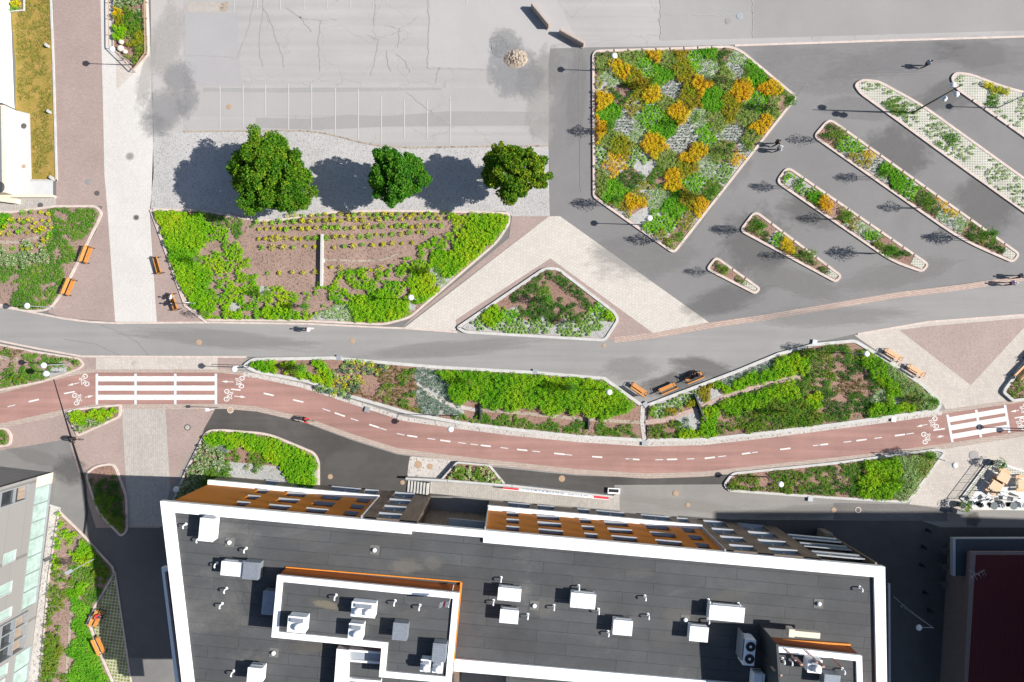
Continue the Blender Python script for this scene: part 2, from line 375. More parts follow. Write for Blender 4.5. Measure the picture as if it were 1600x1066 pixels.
# ------------------------------------------------------------------ foliage
def leafmesh(name, cen, size, nrm_up=.6, aspect=.55, seed=0, fold=True):
    r = np.random.default_rng(seed); n = len(cen)
    nrm = r.normal(size=(n, 3)); nrm /= np.linalg.norm(nrm, axis=1)[:, None]
    nrm[:, 2] = np.abs(nrm[:, 2]) + nrm_up; nrm /= np.linalg.norm(nrm, axis=1)[:, None]
    a = r.normal(size=(n, 3)); u = np.cross(nrm, a); u /= np.linalg.norm(u, axis=1)[:, None]; v = np.cross(nrm, u)
    s = (size * (0.65 + .7*r.random(n)))[:, None] if np.isscalar(size) else (size*(0.65+.7*r.random(n)))[:, None]
    V = np.empty((n, 4, 3)); V[:, 0] = cen - u*s*.5; V[:, 1] = cen - v*s*.5*aspect; V[:, 2] = cen + u*s*.5; V[:, 3] = cen + v*s*.5*aspect
    me = bpy.data.meshes.new(name); me.vertices.add(4*n); me.loops.add(4*n); me.polygons.add(n)
    me.vertices.foreach_set('co', V.reshape(-1).astype(np.float32)); me.loops.foreach_set('vertex_index', np.arange(4*n, dtype=np.int32))
    me.polygons.foreach_set('loop_start', np.arange(0, 4*n, 4, dtype=np.int32)); me.update(calc_edges=True)
    return me
def mounds(cx, cy, r, h, n, seed, flat=.25):
    g = np.random.default_rng(seed); N = len(cx)
    rr = r*(0.7+.6*g.random(N)); hh = h*(0.65+.7*g.random(N))
    t = g.random((N, n))*2*np.pi; q = np.sqrt(g.random((N, n)))*1.05; 
    x = cx[:, None] + rr[:, None]*q*np.cos(t); y = cy[:, None] + rr[:, None]*q*np.sin(t)
    z = hh[:, None]*np.sqrt(np.clip(1.15-q*q, 0.02, None))*(flat+(1-flat)*(.55+.45*g.random((N, n))))
    return np.stack([x, y, z], -1).reshape(-1, 3)
#        r    h   space  n  leaf  keep nscale gap  up  aspect ground
TY = {'O': (0.2, .5, 0.26, 70, 0.085, 1, 0, 0, .9, .75, None, 'orange and yellow low shrubs', 'shrubs'),
      'Y': (0.21, .42, 0.28, 66, 0.085, 1, 0, 0, .9, .75, None, 'olive green low shrubs', 'shrubs'),
      'G': (.20, .25, .24, 51, 0.123, 1, 0, 0, .7, .5, None, 'fine fresh green ground cover', 'ground cover'),
      'B': (0.18, .30, 0.37, 60, 0.1, 1, 0, 0, .9, .75, 'p', 'bright green perennials on pebbles', 'perennials'),
      'S': (0.21, .36, 0.28, 60, 0.085, 1, 0, 0, .8, .65, None, 'mottled sage green perennials', 'perennials'),
      'W': (0.12, .12, 0.34, 16, 0.11, 1, 0, 0, .5, .5, 'p', 'tiny tufts in white pebbles', 'tufts'),
      'T': (0.17, .25, 0.36, 46, 0.085, .95, 0, 0, .8, .6, 'p', 'light green tufts on white pebbles', 'tufts'),
      'M': (0.22, .28, 0.32, 60, 0.1, 1, 0.8, 0.35, .6, .5, None, 'dark green clumps in mulch', 'ground cover'),
      'L': (0.26, .42, 0.3, 100, 0.105, 1, 0, 0, .8, .65, None, 'lime ground cover', 'ground cover'),
      'l': (0.18, .38, 0.31, 44, 0.11, 1, 0.75, 0.42, .8, .65, None, 'lime green loose plants', 'ground cover'),
      'H': (0.28, 0.6, 0.31, 90, 0.1, 1, 0, 0, .8, .7, None, 'dense bright hedge planting', 'hedge planting'),
      'D': (0.19, .22, 0.27, 44, 0.1, 1, 0.75, 0.29, .6, .5, None, 'patchy green ground cover', 'ground cover'),
      'R': (0.15, .25, 0.31, 34, 0.09, .9, 0.7, 0.14, .6, .5, None, 'reddish sparse plants in mulch', 'perennials'),
      'C': (0.19, .28, 0.36, 64, 0.085, .95, 0, 0, .7, .5, 'p', 'grey green tufts in gravel', 'tufts'),
      'V': (.22, .40, .38, 75, 0.123, .9, 0, 0, .8, .6, None, 'variegated white green clumps', 'perennials'),
      'P': (.32, .45, .34, 90, 0.139, 1, 0, 0, .6, .35, None, 'pale feathery grasses', 'grasses'),
      'X': (0.24, .45, 0.3, 64, 0.105, 1, 0.8, 0.18, .7, .6, None, 'mixed dark green perennials', 'perennials'),
      'x': (0.19, .35, 0.33, 50, 0.1, 1, 0.7, 0.26, .7, .6, None, 'loose dark green perennials', 'perennials'),
      'F': (0.24, .45, 0.36, 80, 0.1, 1, 1.0, .2, .8, .7, None, 'leafy plants with white flowers', 'flowers'),
      'K': (.26, .40, .36, 75, 0.115, 1, 0, 0, .8, .7, None, 'yellow flowering shrubs', 'shrubs'),
      't': (0.16, .25, 0.38, 51, 0.115, .85, 1.5, 0.12, .8, .65, 'p', 'light tufts on grey pebbles', 'tufts'),
      'g': (.13, .25, .42, 33, 0.107, .9, 1.2, .40, .6, .5, None, 'weeds growing in the paving', 'weeds'),
      'o': (0.2, .42, .40, 80, .085, 1, 0, 0, .9, .75, 'p', 'separate orange shrub balls', 'shrubs'),
      'y': (0.2, .36, .40, 80, .085, .95, 0, 0, .9, .75, 'p', 'separate olive shrub balls', 'shrubs'),
      'q': (.22, .10, .30, 12, .12, 1, .8, .38, .9, .4, None, 'thin dry grass tufts', 'ground cover'),
      'E': None, 'e': None}
MK = {'o': 'O', 'y': 'Y', 'l': 'L', 'x': 'X', 't': 'T', 'g': 'T'}
seedc = [100]; NL = [0]
def clip_half(poly, a, b):     # keep points nearer a than b
    mx, my = (a[0]+b[0])/2, (a[1]+b[1])/2; nx, ny = b[0]-a[0], b[1]-a[1]; out = []
    d = [(p[0]-mx)*nx+(p[1]-my)*ny for p in poly]
    for i in range(len(poly)):
        p, q = poly[i], poly[(i+1) % len(poly)]; dp, dq = d[i], d[(i+1) % len(poly)]
        if dp <= 0: out.append(p)
        if (dp < 0 < dq) or (dq < 0 < dp):
            k = dp/(dp-dq); out.append((p[0]+(q[0]-p[0])*k, p[1]+(q[1]-p[1])*k))
    return out
def compass(x, y, poly):
    xs = [p[0] for p in poly]; ys = [p[1] for p in poly]; fx = (x-min(xs))/(max(xs)-min(xs)+.01); fy = (y-min(ys))/(max(ys)-min(ys)+.01)
    wide = (max(xs)-min(xs)) > 1.3*(max(ys)-min(ys)); nr = 3 if wide else 5; nc = 7 if wide else 5
    R3 = ('upper', 'middle', 'lower'); R5 = ('top', 'upper', 'middle', 'lower', 'bottom')
    C7 = ('far left', 'left', 'centre left', 'centre', 'centre right', 'right', 'far right'); C5 = ('far left', 'left', 'centre', 'right', 'far right')
    a = (R3 if wide else R5)[min(nr-1, max(0, int(fy*nr)))]; b = (C7 if wide else C5)[min(nc-1, max(0, int(fx*nc)))]
    return a + ' ' + b
def plant_bed(poly, seeds, where, z=.10, inset=.22, holes=(), dens=1.0):
    """poly in photo pixels; seeds = 'T x y' list; one object per planted patch"""
    wp = offset(px(poly), inset); sw = [(P(s[1], s[2]).x, P(s[1], s[2]).y) for s in seeds]
    xs = [p[0] for p in wp]; ys = [p[1] for p in wp]; peb = MB(); haspeb = False
    hw = [(P(h[0], h[1]).x, P(h[0], h[1]).y, h[2]/S) for h in holes]
    names = {}
    for i, s in enumerate(seeds):
        ty = TY[s[0]]
        if ty is None:
            if s[0] == 'e':
                ply = wp
                for j in range(len(seeds)):
                    if j != i and ply: ply = clip_half(ply, sw[i], sw[j])
                if len(ply) > 2: peb.sheet(ply, z+.006); haspeb = True
            continue
        r, h, sp, n, lf, keep, ns, gap, up, asp, grd, desc, cat = ty
        if grd == 'p':
            ply = wp
            for j in range(len(seeds)):
                if j != i and ply: ply = clip_half(ply, sw[i], sw[j])
            if len(ply) > 2: peb.sheet(ply, z+.006); haspeb = True
        seedc[0] += 1; g = np.random.default_rng(seedc[0])
        gx = np.arange(min(xs)-1, max(xs)+1, sp); gy = np.arange(min(ys)-1, max(ys)+1, sp*.87)
        # limit to this cell's neighbourhood
        X, Y = np.meshgrid(gx, gy); X = X + (np.arange(len(gy)) % 2)[:, None]*sp*.5
        jit = .22 if grd == 'p' else .5
        X = X + (g.random(X.shape)-.5)*sp*jit*1.6; Y = Y + (g.random(X.shape)-.5)*sp*jit*1.6
        X = X.ravel(); Y = Y.ravel(); k = inpoly(X, Y, offset(wp, r*.35))
        jx = (vnoise(X, Y, .9, 5)-.5)*.9; jy = (vnoise(X, Y, .9, 6)-.5)*.9
        d0 = (X+jx-sw[i][0])**2+(Y+jy-sw[i][1])**2
        for j in range(len(seeds)):
            if j != i: k &= d0 <= (X+jx-sw[j][0])**2+(Y+jy-sw[j][1])**2
        k &= g.random(X.shape) < keep
        if gap > 0: k &= vnoise(X, Y, ns, seedc[0]) > gap*.98
        for hx, hy, hr in hw: k &= (X-hx)**2+(Y-hy)**2 > hr*hr
        X = X[k]; Y = Y[k]
        if len(X) == 0: continue
        c = mounds(X, Y, r, h, max(4, int(n*dens)), seedc[0]); c[:, 2] += z; NL[0] += len(c)
        me = leafmesh('patch', c, lf, up, asp, seedc[0]); me.materials.append(L[MK.get(s[0], s[0])])
        nm = {'shrubs': 'shrub_patch', 'ground cover': 'ground_cover', 'perennials': 'perennial_patch', 'tufts': 'tuft_patch', 'hedge planting': 'hedge_planting',
              'grasses': 'grass_patch', 'flowers': 'flower_patch', 'weeds': 'weeds'}[cat]
        o = bpy.data.objects.new(nm, me); C.objects.link(o)
        tag(o, '', cat, None, 'stuff'); names.setdefault(desc + ', ' + compass(s[1], s[2], poly) + ' of ' + where, []).append((s[1], s[2], o))
    for lab, lst in names.items():
        if len(lst) == 1: lst[0][2]['label'] = lab; continue
        xr = max(l[0] for l in lst)-min(l[0] for l in lst); yr = max(l[1] for l in lst)-min(l[1] for l in lst)
        lst.sort(key=lambda l: l[0] if xr >= yr else l[1]); n_ = len(lst)
        wd = (['left one', 'right one'] if n_ == 2 else ['left one', 'middle one', 'right one'] if n_ == 3 else ['first from left', 'second', 'third', 'fourth', 'fifth', 'sixth']) if xr >= yr else (['upper one', 'lower one'] if n_ == 2 else ['upper one', 'middle one', 'lower one'] if n_ == 3 else ['topmost', 'second down', 'third down', 'fourth down', 'fifth down'])
        for l, t_ in zip(lst, wd): l[2]['label'] = lab + ', ' + t_
    if haspeb: peb.build('pebbles', m_pebble, kind='structure')
def sheet(name, poly, z, mat, kind='structure'):
    return MB().sheet(px(poly), z).build(name, mat, kind=kind)
def kerb(poly, wd=.28, h=.14, mat=None, gaps=(), name='kerb', skip=None):
    """closed kerb along rounded pixel polygon; gaps = pixel x-ranges (side) where blocks stand apart"""
    wp = px(poly); inn = offset(wp, wd); n = len(wp); m = MB()
    for i in range(n):
        a, b = Vector(wp[i]), Vector(wp[(i+1) % n]); c, d = Vector(inn[i]), Vector(inn[(i+1) % n]); l = (b-a).length
        cuts = [(0, 1)]
        mp = poly[i]; mq = poly[(i+1) % n]
        if skip and skip(((mp[0]+mq[0])/2, (mp[1]+mq[1])/2)): continue
        if gaps and l > 2.5 and gaps(((mp[0]+mq[0])/2, (mp[1]+mq[1])/2)):
            k = max(1, round(l/1.45)); cuts = [(j/k+.08/l if j else 0, (j+1)/k-.08/l if j < k-1 else 1) for j in range(k)]
        for t0, t1 in cuts:
            q = [a.lerp(b, t0), a.lerp(b, t1), c.lerp(d, t1), c.lerp(d, t0)]
            vs = [(p.x, p.y, 0) for p in q]+[(p.x, p.y, h) for p in q]
            fs = [[4, 5, 6, 7], [0, 1, 5, 4], [2, 3, 7, 6]]
            if len(cuts) > 1: fs += [[1, 2, 6, 5], [3, 0, 4, 7]]
            m.add(vs, fs)
    o = m.build(name, mat or m_kerb, kind='structure')
    bm = bmesh.new(); bm.from_mesh(o.data); bmesh.ops.recalc_face_normals(bm, faces=bm.faces); bm.to_mesh(o.data); bm.free(); return o
def soil(poly, mat=None, z=.10, inset=.14, name='bed_soil'):
    return MB().prism(offset(px(poly), inset), -.02, z).build(name, mat or m_mulch, kind='structure')

# ------------------------------------------------------------------ ground sheets
g = MB(); g.sheet([(-400, -400), (400, -400), (400, 400), (-400, 400)], -.02); g.build('ground', m_ground, kind='structure')
LB = [(440, 203), (480, 204), (510, 208), (535, 214), (565, 222), (600, 228), (640, 230), (700, 229), (760, 228), (857, 227)]
sheet('parking_lot', [(286, 20), (286, 205)]+LB+[(857, 76), (925, 74), (1150, 71), (1600, 56), (1900, 45), (1900, -300), (286, -300)], 0, m_park)
sheet('gravel_lane', [(232, -300), (286, -300), (286, 205), (240, 207), (237, 150)], 0, asphalt('asphalt_bleached', (.385, .365, .352), .05, .12))
sheet('asphalt_patch', [(290, 140), (560, 137), (856, 138), (857, 176), (640, 178), (560, 181), (450, 180), (290, 182)], .004, asphalt('asphalt_band', (.335, .322, .314), .04, .10))
sheet('asphalt_band', [(400, 184), (480, 186), (545, 179), (600, 182), (700, 174), (856, 175), (857, 196), (600, 198), (500, 203), (400, 200)], .008, asphalt('asphalt_band_grey', (.285, .278, .274), .05, .12))
sheet('asphalt_band', [(318, 137), (400, 138), (480, 137), (560, 137), (690, 137), (690, 141), (560, 143), (450, 145), (318, 143)], .012, asphalt('asphalt_seam_grey', (.295, .288, .284), .05, .12))
sheet('asphalt_panel', [(672, -20), (860, -20), (900, 60), (860, 72), (856, 108), (669, 106)], .004, asphalt('asphalt_panel_pale', (.355, .342, .339), .04, .08))
sheet('asphalt_panel', [(1032, -20), (1176, -20), (1176, 60), (1032, 64)], .004, asphalt('asphalt_panel_grey', (.29, .28, .277), .05, .10))
sheet('asphalt_panel', [(1176, -20), (1700, -20), (1700, 45), (1176, 60)], .004, asphalt('asphalt_panel_warm', (.268, .258, .255), .05, .10))
sheet('asphalt_panel', [(288, 20), (372, 20), (372, 88), (380, 135), (288, 132)], .004, asphalt('asphalt_panel_mauve', (.32, .31, .315), .04, .08))
sheet('gravel_ground', [(240, 207), (286, 205)]+LB+[(858, 260), (859, 338), (800, 338), (790, 330), (600, 332), (420, 345), (330, 330), (236, 326)], 0, m_gravel)
sheet('brick_pavement', [(80, -300), (83, 0), (88, 312), (88, 322), (160, 322), (150, 362), (75, 488), (100, 497), (180, 503), (168, 330), (163, 270), (157, 0), (155, -300)], 0, m_brick)
sheet('concrete_path', [(155, -300), (157, 0), (160, 150), (163, 270), (168, 330), (180, 503), (245, 503), (234, 330), (240, 270), (238, 150), (232, 0), (232, -300)], 0, m_strip)
sheet('cobble_triangle', [(181, 82), (212, 112), (182, 140)], .004, m_cream2)
sheet('brick_pavement', [(234, 322), (245, 503), (322, 503), (290, 478), (262, 400)], 0, m_brick)
FORE = [(857, 76), (925, 74), (1150, 71), (1600, 56), (1900, 45), (1900, 400), (1600, 430), (1400, 457), (1200, 491), (1108, 504), (875, 338), (859, 338), (857, 228)]
sheet('forecourt', FORE, 0, m_fore)
PT = [(-300, 440), (0, 478), (60, 489), (100, 497), (140, 502), (180, 504), (330, 503), (480, 505), (600, 511), (632, 512), (715, 518), (945, 534), (962, 528), (1021, 521), (1110, 505), (1200, 493), (1400, 460), (1600, 433), (1900, 395)]
PB = [(1900, 470), (1600, 492), (1450, 502), (1350, 519), (1300, 530), (1270, 535), (1215, 550), (1150, 577), (1009, 633), (1003, 632), (945, 589), (840, 580), (680, 571), (520, 557), (380, 558), (130, 557), (60, 546), (0, 534), (-300, 500)]
sheet('promenade', PT+PB, .004, m_prom)
sheet('cream_paving', [(858, 338), (875, 338), (1108, 504), (1021, 521), (862, 406), (857, 406), (716, 503), (712, 517), (632, 512)], 0, m_cream)
sheet('brick_edging', [(800, 338), (858, 338), (634, 508), (628, 512), (640, 500), (795, 372)], .004, m_brick)
sheet('brick_edging', [(860, 404), (1021, 521), (960, 530), (945, 534), (714, 518), (712, 500)], .008, m_brick)
CS = [(960, 527), (1021, 520), (1110, 504), (1200, 491), (1300, 474), (1400, 457), (1500, 445), (1600, 430), (1900, 390)]
sheet('cobble_strip', CS+[(x, y+9) for x, y in reversed(CS)], .012, m_cobb)
sheet('brick_pavement', [(120, 557), (385, 558), (372, 575), (372, 584), (100, 592)], .004, m_brick)
sheet('pale_crossing', [(150, 559), (340, 559), (340, 577), (150, 577)], .010, m_cream2)
# south side
sheet('street', [(-300, 560), (1900, 560), (1900, 1300), (-300, 1300)], -.012, m_street)
sheet('dark_asphalt', [(325, 634), (400, 641), (480, 662), (550, 688), (620, 710), (700, 722), (800, 733), (900, 743), (1010, 747), (1135, 742), (1135, 757), (960, 758), (960, 776), (300, 776)], -.004, m_fresh)
sheet('lane', [(-300, 745), (0, 703), (107, 686), (133, 760), (150, 820), (290, 820), (320, 1200), (-300, 1200)], -.004, asphalt('asphalt_lane', (.185, .18, .175), .13, .12))
sheet('lane_shade', [(133, 755), (150, 820), (290, 820), (302, 1028), (196, 1028), (182, 900), (131, 836)], -.002, asphalt('asphalt_lane_shade', (.125, .12, .12), .15, .15))  # lane asphalt painted darker where the long building's shadow lies
sheet('alley', [(1060, 806), (1140, 812), (1440, 814), (1470, 824), (1900, 826), (1900, 1300), (1060, 1300)], -.002, asphalt('asphalt_alley_shade', (.085, .082, .08), .2, .15))  # tower's shade deepened in the colour; outline follows the shadow edge
sheet('brick_pavement', [(-300, 720), (-300, 690), (0, 663), (150, 630), (343, 631), (336, 640), (320, 668), (283, 735), (262, 775), (250, 825), (150, 825), (107, 686), (0, 704)], 0, m_brick)
sheet('worn_paving', [(190, 630), (258, 630), (262, 700), (266, 760), (254, 823), (201, 823), (196, 740)], .004, m_pale3)
TOPB = [(-300, 690), (0, 615), (84, 594), (120, 586), (150, 582), (340, 582), (400, 589), (470, 604), (550, 631), (630, 658), (720, 671), (800, 681), (900, 691), (1010, 698), (1100, 696), (1200, 683), (1300, 671), (1400, 658), (1478, 646), (1600, 628), (1900, 590)]
BOTB = [(1900, 635), (1600, 674), (1480, 693), (1350, 710), (1200, 726), (1100, 737), (1010, 740), (900, 733), (800, 722), (700, 711), (620, 700), (550, 678), (480, 653), (400, 635), (350, 631), (150, 632), (100, 640), (0, 662), (-300, 735)]
def shift(pts, d): return [(x, y+d) for x, y in pts]
sheet('cobble_edge', shift(TOPB, -6)+shift(BOTB, 8), .008, pavers('pale_edge_stone', (.40, .34, .30), (.35, .28, .24), (.26, .21, .18), .25, .2, 0, .02, .06))
sheet('cycle_path', TOPB+BOTB, .012, m_red)
sheet('pale_paving', [(1335, 524), (1450, 503), (1600, 492), (1900, 465), (1900, 590), (1600, 622), (1478, 640), (1472, 630), (1440, 600), (1372, 550)], 0, m_cream2)
sheet('cobble_triangle', [(1405, 516), (1450, 510), (1600, 497), (1602, 510), (1517, 602)], .004, m_herr)
sheet('pale_paving', [(1470, 700), (1484, 694), (1600, 680), (1900, 640), (1900, 830), (1600, 796), (1520, 798), (1420, 788)], 0, m_cream2)
sheet('manhole_apron', [(1303, 786), (1420, 788), (1480, 797), (1480, 815), (1303, 812)], -.004, asphalt('asphalt_apron', (.165, .155, .148), .15, .2))
# gravel washes and stains on the lot
def blob(name, cx, cy, rx, ry, z, mat, seed, n=40, am=.35):
    r = random.Random(seed); ph = [(r.uniform(0, 6.28), r.uniform(.3, 1)) for _ in range(9)]; pts = []
    for i in range(n):
        t = 2*math.pi*i/n; k = 1+am*sum(a*math.sin((j+2)*t+p)/(j+2) for j, (p, a) in enumerate(ph)); pts.append((cx+rx*k*math.cos(t), cy+ry*k*math.sin(t)))
    return sheet(name, pts, z, mat)
m_fines = gravel('grey_fines', (.235, .235, .245), (.15, .15, .16), 9, .8, .12)
m_dampg = asphalt('dirty_asphalt', (.255, .25, .25), .12, .2)
blob('gravel_patch', 782, 74, 18, 17, .016, m_fines, 2)
blob('dirt_patch', 350, 11, 8, 7, .02, m_dirt, 5); sheet('dirt_strip', [(292, 4), (345, 3), (345, 18), (292, 20)], .012, plain('dusty_asphalt', (.33, .30, .275), .9, 0, .12, 2))
def stain(cx, cy, rx, ry, col, strength=.8, edge=.5, ns=.9, z=.03, seed=0, rot=0, zb=0.0, name='stain'):
    c = P(cx, cy, zb); k = (HC-zb)/HC/S; o = MB().add([(-1.4, -1.4, 0), (1.4, -1.4, 0), (1.4, 1.4, 0), (-1.4, 1.4, 0)], [[0, 1, 2, 3]]).build(name, None, kind='structure'); o.location = (c.x, c.y, zb+z); o.scale = (rx*k, ry*k, 1); o.rotation_euler = (0, 0, rot)
    t = NT('stain_%d' % seed); ln = t.n.new('ShaderNodeVectorMath'); ln.operation = 'LENGTH'; t.link(t.tc.outputs['Object'], ln.inputs[0])
    mp = t.n.new('ShaderNodeMapping'); mp.inputs['Location'].default_value = (seed*3.1, seed*1.7, 0); t.link(t.tc.outputs['Object'], mp.inputs[0])
    n1 = t.noise(ns*2, 6, .7, mp.outputs[0]); n2 = t.noise(ns*9, 4, .8, mp.outputs[0])
    m1 = t.n.new('ShaderNodeMath'); m1.operation = 'MULTIPLY_ADD'; t.link(n1, m1.inputs[0]); m1.inputs[1].default_value = 1.5; m1.inputs[2].default_value = -.75
    m2 = t.n.new('ShaderNodeMath'); m2.operation = 'SUBTRACT'; t.link(m1.outputs[0], m2.inputs[0]); t.link(ln.outputs['Value'], m2.inputs[1])
    m3 = t.n.new('ShaderNodeMath'); m3.operation = 'MULTIPLY_ADD'; t.link(n2, m3.inputs[0]); m3.inputs[1].default_value = .5; t.link(m2.outputs[0], m3.inputs[2])
    mask = t.ramp(m3.outputs[0], [(0.0, 0.0), (edge, strength)]); m4 = t.n.new('ShaderNodeMath'); m4.operation = 'ADD'; t.link(m3.outputs[0], m4.inputs[0]); m4.inputs[1].default_value = .75
    mask.node.inputs[0].links[0].from_socket; t.t.links.remove(mask.node.inputs[0].links[0]); t.link(m4.outputs[0], mask.node.inputs[0])
    t.done(t.ramp(n2, [(.3, tuple(x*.85 for x in col)), (.7, tuple(x*1.15 for x in col))]), .95, 0, .1)
    tr = t.n.new('ShaderNodeBsdfTransparent'); mx = t.n.new('ShaderNodeMixShader'); t.link(mask, mx.inputs[0]); t.link(tr.outputs[0], mx.inputs[1]); t.link(t.b.outputs[0], mx.inputs[2]); t.link(mx.outputs[0], t.n['Material Output'].inputs[0])
    o.data.materials.append(t.m); return o
sdx = [0]
def stains(lst, zb=0.0, z=.03):
    for (x, y, rx, ry, col, st) in lst: sdx[0] += 1; stain(x, y, rx, ry, col, st, .45, .9, z+.0007*(sdx[0] % 13), sdx[0], rnd.uniform(-.3, .3), zb)
bl = (.215, .22, .232); wh = (.36, .35, .335); dk = (.11, .108, .106)
stains([(278, 122, 30, 30, bl, .45), (258, 172, 40, 38, bl, .42), (240, 196, 24, 22, bl, .35), (292, 160, 20, 30, bl, .35), (800, 108, 40, 52, (.24, .242, .25), .6), (830, 130, 26, 34, (.25, .25, .255), .5), (790, 62, 26, 20, (.26, .265, .26), .5), (855, 110, 30, 40, (.245, .235, .23), .35),
        (845, 170, 24, 50, wh, .5), (848, 205, 22, 20, wh, .4), (230, 120, 14, 60, (.40, .38, .36), .5), (262, 60, 30, 60, (.37, .355, .34), .5),
        ])
stains([(1270, 110, 110, 40, (.235, .23, .232), .5), (1400, 95, 120, 26, (.215, .21, .212), .45), (1180, 380, 60, 60, dk, .35), (1270, 330, 60, 30, dk, .35), (1400, 240, 60, 50, dk, .35), (1480, 150, 60, 26, dk, .3), (1000, 400, 90, 40, (.22, .216, .212), .4), (900, 150, 20, 80, (.215, .21, .21), .4),
        (1130, 470, 80, 26, dk, .3), (1240, 440, 90, 22, (.215, .208, .204), .4), (1400, 430, 100, 22, (.225, .218, .215), .45), (1340, 170, 60, 20, (.225, .222, .224), .5), (1540, 320, 60, 60, dk, .3), (1150, 245, 30, 60, (.215, .21, .21), .35), (1540, 90, 90, 30, (.215, .212, .214), .4)], 0, .008)
stains([(1050, 600, 60, 20, dk, .5), (1100, 575, 60, 18, dk, .4), (985, 575, 50, 20, (.25, .243, .235), .4), (700, 545, 160, 14, (.235, .23, .225), .4), (350, 530, 160, 16, (.235, .23, .226), .4), (1300, 495, 140, 18, (.23, .226, .222), .35)], 0, .012)
stains([(110, 735, 30, 26, (.10, .098, .096), .5), (60, 715, 50, 12, (.21, .205, .2), .5), (400, 690, 60, 24, (.12, .112, .105), .5), (540, 720, 50, 20, (.13, .124, .118), .5), (860, 752, 80, 10, (.125, .12, .114), .5), (1080, 790, 120, 10, (.30, .288, .27), .4), (1250, 800, 100, 12, (.20, .19, .18), .4), (1520, 812, 14, 14, (.10, .09, .08), .5), (1400, 802, 60, 8, (.27, .262, .25), .4)], 0, .010)
# soil heap and concrete ring in the gravel
def heap(name, cx, cy, rx, ry, h, seed, label, cat):
    g = np.random.default_rng(seed); n = 22; vs = []; fs = []; c = P(cx, cy)
    for j in range(n):
        for i in range(n):
            u, v = i/(n-1)*2-1, j/(n-1)*2-1; d = math.hypot(u, v)
            z = h*max(0, 1-d**1.6)*(.7+.6*g.random()); vs.append((c.x+u*rx, c.y+v*ry, z-.02))
    for j in range(n-1):
        for i in range(n-1): a = j*n+i; fs.append([a, a+1, a+n+1, a+n])
    m = MB().add(vs, fs); return m.build(name, m_dirt, label=label, cat=cat)
heap('soil_heap', 806, 92, 1.4, 1.1, .45, 3, 'small heap of pale brown soil in the grey gravel patch', 'soil heap')
MB().torus(P(781, 75, .02), .85, .035, n=36).build('concrete_ring', m_fines, label='pale round ring sunk in the gravel beside the soil heap', cat='ring')
# long wooden beams lying on the lot (two dark box benches casting shade)
for i, (a, b, lab) in enumerate((((831, 12), (858, 45), 'long concrete barrier block near the top of the lot, the upper of two'),
                                 ((874, 52), (912, 73), 'long concrete barrier block by the corner of the flower bed, the lower of two'))):
    A, B = P(*a), P(*b); c = (A+B)/2; d = B-A; l = d.length; rz = math.atan2(d.y, d.x)
    m = MB(); m.box((0, 0, .45), (l, .30, .9)); m.box((0, 0, .93), (l-.1, .2, .06)); m.box((0, 0, .05), (l+.04, .55, .1))
    o = m.build('concrete_barrier', plain('barrier_stone%s' % '', (.36, .30, .26), .8) if i == 0 else bpy.data.materials['barrier_stone'], label=lab, cat='barrier', group='concrete barriers on the lot')
    o.location = c; o.rotation_euler = (0, 0, rz)
def seam(pts, wd, mat, z, seed=1, amp=1.2):
    r = random.Random(seed); q = []
    for (x0, y0), (x1, y1) in zip(pts[:-1], pts[1:]):
        n = max(2, int(math.hypot(x1-x0, y1-y0)/5))
        for i in range(n): t = i/n; q.append((x0+(x1-x0)*t+r.uniform(-amp, amp)*(i > 0), y0+(y1-y0)*t+r.uniform(-amp, amp)*(i > 0)))
    q.append(pts[-1]); m = MB()
    for a_, b_ in zip(q[:-1], q[1:]):
        a, b = P(*a_), P(*b_); n = Vector((-(b-a).y, (b-a).x, 0)).normalized()*wd*r.uniform(.3, .6)
        m.add([(a+n)[:2]+(z,), (a-n)[:2]+(z,), (b-n)[:2]+(z,), (b+n)[:2]+(z,)], [[0, 1, 2, 3]])
    m.build('crack', mat, kind='structure')
m_seam = plain('crack_filler', (.30, .291, .287), .9, 0, .12, 3); m_seam2 = plain('crack_filler_dark', (.175, .172, .17), .9, 0, .1, 3)
for k, pts in enumerate(([(410, -10), (412, 15), (406, 50), (406, 85), (412, 105)], [(412, 15), (420, 25), (432, 60), (443, 90), (444, 105)], [(447, 12), (470, 28), (500, 32), (530, 30)], [(468, 25), (487, 50)], [(502, 33), (498, 60), (500, 112)], [(587, -10), (585, 40)], [(575, 55), (592, 62), (588, 85), (580, 118)],
        [(602, 40), (625, 45), (640, 38), (654, 25)], [(625, 45), (622, 75)], [(605, 80), (606, 100), (612, 112)], [(620, 85), (633, 95), (641, 114)], [(669, -10), (671, 40), (668, 106), (760, 108)], [(687, 106), (680, 132)], [(1032, -10), (1032, 62)], [(1176, -10), (1177, 60)], [(635, 145), (680, 180), (710, 198)], [(715, 150), (670, 175)],
        [(290, 87), (330, 87), (372, 90)], [(372, 90), (390, 40), (398, 0)], [(1040, 22), (1140, 24), (1177, 20)])): seam(pts, .10, m_seam, .027, k)
for k, pts in enumerate(([(158, 508), (190, 520), (215, 535), (233, 556)], [(100, 530), (150, 538), (190, 556)], [(905, 75), (905, 160), (907, 300)], [(1000, 75), (1300, 66)], [(1330, 118), (1420, 115), (1500, 112)], [(1320, 432), (1380, 410)], [(1060, 400), (1130, 300), (1260, 130)])): seam(pts, .07, m_seam2, .020, 50+k, .5)
